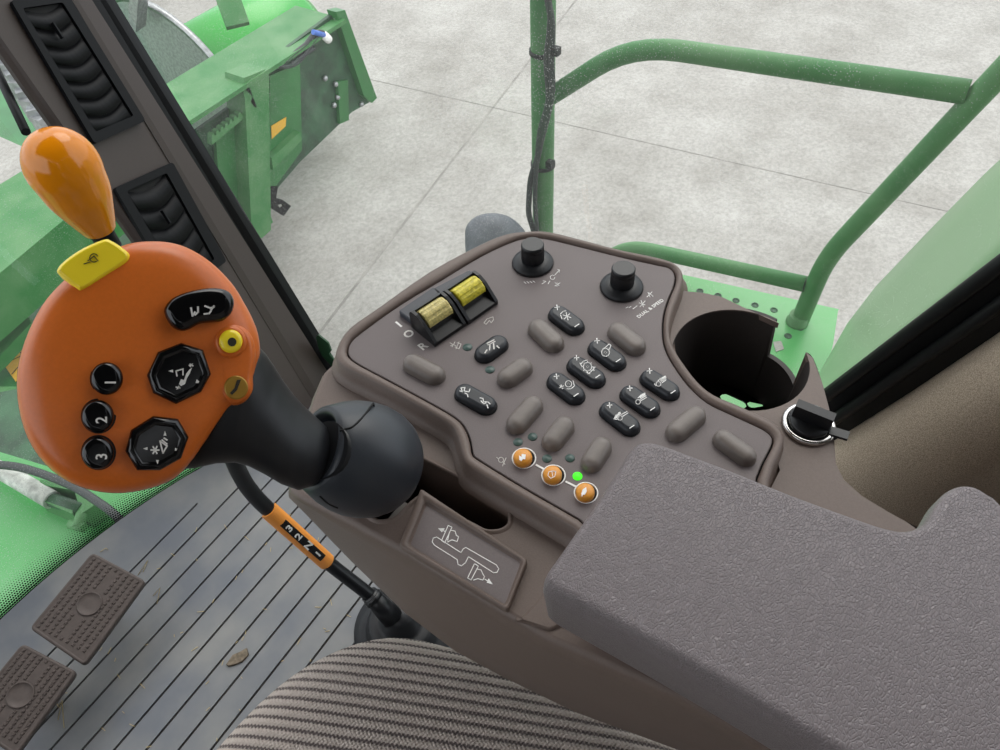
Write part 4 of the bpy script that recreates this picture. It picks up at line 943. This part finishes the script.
cb_.tube(smooth([X(x, y, XR-.038) for x, y in [(546, -30), (550, 20), (546, 60), (548, 100), (540, 130), (537, 160), (535, 200), (538, 240)]], 3, False), .005, 10)
tag(cb_.build('cable', hosem), 'black cable tied along the upright green handrail post', 'cable')
for (x, y) in ((544, 51), (538, 164)):
    c_ = V((pz.x, pz.y, X(543, y).z)); t = B(); t.lathe(c_, (0, 0, 1), [(.0238, -.004), (.0265, -.004), (.0265, .004), (.0238, .004), (.0238, -.004)], 24); t.box(X(x+12, y, XR-.035), (.014, .014, .014))
    o_ = t.build('cable_tie', rub); tag(o_, 'black cable tie on the handrail post, '+('upper of two' if y < 100 else 'lower of two, just above the console'), 'cable tie', 'cable ties on the handrail post')
# machine side panel beside rear pillar
t = B(); rows = []
for o_, i_ in (((800, 430, 1.0), (815, 440, .72)), ((832, 384, 1.10), (836, 398, .72)), ((858, 330, 1.16), (876, 366, .72)), ((888, 290, 1.17), (900, 346, .72)), ((944, 230, 1.19), (955, 306, .72)), ((1000, 175, 1.2), (1000, 264, .72)), ((1100, 85, 1.2), (1100, 180, .72)), ((1250, -60, 1.2), (1250, 40, .72))):
    O_ = PX(*o_); I_ = PX(*i_); n_ = V((0, .03, .02))
    rows.append([O_+V((.0, -.06, 0)), O_+V((.004, -.02, 0)), O_, O_.lerp(I_, .08)+n_*.5, O_.lerp(I_, .3)+n_, O_.lerp(I_, .6)+n_*.9, O_.lerp(I_, .9)+n_*.3, I_, I_+V((0, -.06, 0))])
t.rings(rows, False, False, True, closed=False)
tag(t.build('body_panel', hazepaint), 'pale green machine body panel seen through glass beside the rear pillar', 'panel')
# housing behind the console and green latch
hp = Plane(P(492, 240, .05), (CAM-P(492, 240, .05)))
t = B(); o = smooth([hp.px(x, y) for x, y in [(465, 238), (467, 225), (477, 216), (492, 213), (508, 216), (520, 225), (530, 240), (535, 262), (520, 290), (485, 288), (468, 262)]], 3); ce = hp.px(498, 248)
t.rings([[ce+(p-ce)*s+hp.n*h for p in o] for s, h in [(.6, -.09), (.9, -.06), (1, -.03), (1, 0), (.93, .018), (.8, .03), (.6, .038), (.3, .042), (.05, .043)]])
tag(t.build('rubber_housing', housm), 'dark grey rounded housing poking up behind the console outside the glass', 'housing')
t = B(); lq = [PX(x, y, .60) for x, y in [(316, 337), (318, 335), (328, 343), (331, 351), (329, 354), (338, 365), (337, 369), (333, 368), (322, 356), (318, 347)]]; t.prism(lq, (.003, 0, 0)); tag(t.build('window_latch', greend), 'small dark green latch at the foot of the brown pillar', 'latch')
# ================================================================ header and feeder house
YB = 2.68; ztop = -.6
hd = empty('harvester_header', (1.0, 2.9, -1.6), 'large green harvesting header with a long dusty top beam and end sheet', 'header')
xe = P(345, 4, ztop).x
def hbox(x0, x1, y0, y1, z0, z1, name, m, par=hd, label=None):
    t = B(); t.box(((x0+x1)/2, (y0+y1)/2, (z0+z1)/2), (x1-x0, y1-y0, z1-z0)); o_ = t.build(name, m, par)
    if label: lab(o_, label)
    return o_
yb1 = PY(0, 0, 1).y
zf = PY(333, 16, YB).z
t = B(); zlo = PY(266, 71, YB).z; print('beam', zlo, PY(196, 128, YB).z); bm_ = [V((-2.4, YB, ztop)), V((-2.4, YB+.33, ztop)), V((-2.4, YB+.33, zlo)), V((-2.4, YB, zlo))]
t.rings([bm_, [p+V((2.4+2.70, 0, 0)) for p in bm_]], smooth=False); t.build('top_beam', green2, hd)
# end sheet and posts lie in the plane y = YB+.1
def yy_(L_, y): return [PY(a, b_, y) for a, b_ in L_]
Y1 = YB+.06
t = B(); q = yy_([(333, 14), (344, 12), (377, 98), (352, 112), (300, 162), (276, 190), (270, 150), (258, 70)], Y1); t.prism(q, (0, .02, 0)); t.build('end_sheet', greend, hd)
t = B(); q = yy_([(336, 12), (345, 10), (377, 98), (372, 103), (364, 96)], Y1-.04); t.prism(q, (0, .06, 0)); t.build('edge_flange', green, hd)
t = B(); q = yy_([(244, 78), (269, 68), (271, 230), (262, 238), (252, 238)], Y1-.05); t.prism(q, (0, .12, 0)); t.build('upright', green2, hd)
t = B(); q = yy_([(270, 76), (300, 62), (302, 150), (276, 186), (270, 186)], Y1-.02); t.prism(q, (0, .03, 0)); sh = t.build('back_sheet', green, hd)
t = B(); q = yy_([(272, 158), (300, 132), (302, 140), (273, 170)], Y1-.06); t.prism(q, (0, .06, 0)); t.build('stiffener', green2, hd)
fills('warning_label', stick, sh, Plane((0, Y1-.0225, 0), (0, -1, 0)), [[(271, 126), (286, 117), (285.5, 126), (271.5, 139)]], .002)
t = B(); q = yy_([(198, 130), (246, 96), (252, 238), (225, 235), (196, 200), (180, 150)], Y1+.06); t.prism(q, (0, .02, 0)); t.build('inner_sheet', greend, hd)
t = B(); q = yy_([(216, 140), (236, 118), (238, 200), (232, 230), (222, 225)], Y1+.03); t.prism(q, (0, .02, 0)); t.build('inner_sheet', green, hd)
# toothed bracket
q = [(212, 136), (212, 143)]; x0, y0, x1, y1 = 212, 138, 252, 106
top = []
for i in range(9):
    f = i/9; xa_, ya_ = x0+(x1-x0)*f, y0+(y1-y0)*f; top += [(xa_, ya_-3), (xa_+2.2, ya_-5), (xa_+2.4, ya_-1.8), (xa_+4.2, ya_-3.2)]
t = B(); t.prism(yy_([(212, 145)]+top+[(254, 106), (253, 111)], Y1-.03), (0, .03, 0)); t.build('toothed_strip', green2, hd)
t = B(); q = yy_([(243, 84), (249, 86), (257, 107), (252, 108), (244, 96)], Y1-.05); t.prism(q, (0, .03, 0)); t.build('gusset', green2, hd)
# hydraulic bits
t = B()
for L_ in ([(278, 66), (290, 66), (300, 60), (310, 46), (318, 36), (326, 36)], [(284, 62), (296, 52), (306, 44), (316, 32), (326, 34)], [(290, 66), (302, 56), (314, 48)]): t.tube(smooth(yy_(L_, Y1-.05), 3, False), .011, 8)
lab(t.build('hose', hosem, hd), 'dark hydraulic hoses'); t = B(); t.tube(yy_([(313, 32), (324, 35)], Y1-.06), .012, 12); t.build('hose_fitting', bluem, hd)
t = B(); t.tube(yy_([(324, 35), (329, 40)], Y1-.06), .02, 12); t.build('hose_cap', white, hd)
for (x, y) in [(324.5, 78), (335, 84), (337, 97), (333.5, 105), (361, 104), (335, 18)]:
    t = B(); t.lathe(PY(x, y, Y1-.005), (0, -1, 0), [(.014, 0), (.014, .01), (.008, .016), (0, .017)], 12); t.build('bolt', steel, hd)
t = B(); q = yy_([(338, 82), (348, 80), (349, 120), (340, 124)], Y1-.02); t.prism(q, (0, .02, 0)); t.build('back_sheet', green, hd)
t = B(); q = yy_([(272, 197), (283, 200), (291, 206), (284, 216), (273, 209)], Y1); i_ = yy_([(278, 205), (283, 203), (285, 207), (281, 210)], Y1)
t.capholes([q, i_]); t.capholes([[p+V((0, .02, 0)) for p in q], [p+V((0, .02, 0)) for p in i_]]); t.rings([q, [p+V((0, .02, 0)) for p in q]], False, False, False); t.build('end_bracket', ventm, hd)
t = B(); q = yy_([(272, 184), (278, 186), (276, 200), (271, 200)], Y1); t.prism(q, (0, .03, 0)); t.build('bracket_arm', ventm, hd)
t = B(); t.prism([P(x, y, -.55) for x, y in [(-70, 268), (38, 189), (110, 136), (150, 156), (66, 218), (0, 273), (-70, 330)]], (0, 0, -.20)); lab(t.build('mounting_beam', green2, hd), 'dusty green beam nearest the windscreen')
# tray and auger in front of the beam
t = B(); t.prism([V((x, y, -1.6)) for x, y in ((-2.9, 3.1), (2.2, 3.1), (3.3, 4.6), (4.6, 9), (-2.9, 9))], (0, 0, -.05)); t.build('tray', green, hd)
t = B(); t.box((-.3, 3.85, -1.25), (3.6, 1.6, .5)); lab(t.build('dusty_tray', conc, hd), 'dusty grey surface beyond the beam')
ac = PY(222, 62, 3.9); t = B(); t.tube([V((ac.x-.35, 3.95, ac.z-.12)), V((ac.x-.33, 3.95, ac.z-.12)), V((ac.x+.62, 3.95, ac.z-.12)), V((ac.x+.72, 3.95, ac.z-.12))], [.30, .36, .36, .28], 40); t.build('auger_drum', green4, hd)
t = B(); t.lathe(V((ac.x-.36, 3.95, ac.z-.12)), (1, 0, 0), [(.62, 0), (.62, .02), (.60, .022), (.2, .022)], 56); t.build('auger_disc', green2, hd)
t = B(); t.lathe(V((ac.x-.37, 3.95, ac.z-.12)), (1, 0, 0), [(.61, 0), (.635, 0), (.635, .03), (.61, .03), (.61, 0)], 56); t.build('disc_rim', steel, hd)
t = B(); t.bar(PY(225, -10, 3.4), PY(238, 26, 3.3), .12, .05); t.build('brace', green2, hd)
t = B(); t.bar(PY(141, -30, 3.7), PY(137, 26, 3.9), .08, .05); t.build('brace', steel, hd)
# feeder house / front deck beneath the windscreen
fh = empty('feeder_house', (-.1, 1.6, -1.2), 'green feeder housing below the windscreen with sloped deck and bracket', 'feeder house')
zdk = -.30
t = B(); q = [V((-1.2, 1.0, zdk)), V((.60, .93, zdk)), V((.72, 1.25, zdk)), P(60, 470, zdk), P(0, 452, zdk), V((-1.2, 1.62, zdk))]
t.prism(q, (0, 0, -.05)); t.build('front_deck', green3, fh)
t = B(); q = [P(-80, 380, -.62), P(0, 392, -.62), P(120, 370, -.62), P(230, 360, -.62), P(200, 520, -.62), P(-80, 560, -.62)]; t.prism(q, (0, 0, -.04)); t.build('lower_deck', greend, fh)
t = B(); q = [P(-60, 315, -.9), P(90, 232, -.9), P(200, 170, -.9), P(280, 300, -.9), P(150, 420, -.9), P(-60, 420, -.9)]; t.prism(q, (0, 0, -.04)); fd = t.build('feeder_top', green, fh)
t = B(); q0_ = [P(0, 341, -.80), P(27, 314, -.80), P(31, 323, -.80), P(0, 356, -.80), P(-60, 410, -.8), P(-60, 395, -.8)]; t.prism(q0_, (0, 0, -.05)); t.build('angle_iron', green2, fh)
t = B(); t.prism([P(0, 392, -.85), P(30, 392, -.85), P(30, 398, -.85), P(0, 398, -.85), P(-40, 398, -.85), P(-40, 392, -.85)], (0, 0, .03)); t.build('ledge', green2, fh)
fills('warning_label', stick, fd, ZP(-.898), [[(2, 362), (20, 338), (30, 350), (16, 382)]], .002)
strokes('warning_symbol', drk, fd, ZP(-.895), [[(8, 362), (16, 348), (23, 355), (8, 362)], [(13, 358), (17, 353)], [(12, 374), (18, 367)]], .004)
# strut with bracket on the deck
bz_ = zdk+.05
sr = empty('support_strut', P(60, 500, zdk), 'silver-wrapped strut and hinge bracket on the green deck', 'strut')
t = B(); t.tube([P(-40, 452, bz_), P(8, 474, bz_), P(52, 500, bz_)], .020, 16); lab(t.build('wrapped_sleeve', mat('silver_tape', rgb(196, 200, 192), .5, noise=.3, nscale=50), sr), 'silver taped sleeve')
t = B(); t.tube([P(52, 500, bz_), P(82, 510, bz_)], .015, 16); t.build('rod', greend, sr)
t = B()
for dy in (-8, 14): t.prism([P(x, y+dy*.0, zdk+.001) for x, y in ([(54, 494), (98, 502), (96, 506), (54, 499)] if dy < 0 else [(48, 506), (86, 522), (86, 528), (48, 511)])], (0, 0, .06))
t.prism([P(88, 506, zdk), P(100, 502, zdk), P(112, 516, zdk), P(94, 528, zdk)], (0, 0, .06)); t.build('bracket', green2, sr)
t = B(); t.tube([P(84, 506, bz_), P(78, 528, bz_)], .012, 14); t.tube([P(70, 524, bz_), P(84, 528, bz_)], .01, 12); t.build('pivot_pin', green2, sr)
t = B(); t.tube(smooth([P(x, y, zdk+.10) for x, y in [(-40, 466), (0, 465), (30, 470), (70, 485), (98, 502), (115, 515), (128, 530)]], 4, False), .009, 12); tag(t.build('hose', hosem), 'grey hose curving across the green deck toward the windscreen edge', 'hose')
dp = B(); dp.tube([P(150, 486, zdk+.01), P(205, 474, zdk+.01)], .012, 8); 
# wiper and grey bits at the upper left
t = B(); t.tube([V((.33, 1.10, .6))*0+PD(26, 132, 1.0), PD(0, 78, 1.05), PD(-30, 15, 1.1)], .006, 10); tag(t.build('wiper_arm', rub), 'thin black wiper arm outside windscreen above the orange knob', 'wiper')
t = B()
for i in range(10):
    f = i/9; c_ = PD(-4+50*f, 46+80*f, 2.2); t.box(c_, (.045, .045, .07), Matrix.Rotation(i*.7, 3, 'Z'))
tag(t.build('drive_chain', steel), 'grey drive chain at the left edge of the pillar', 'chain', kind='stuff')
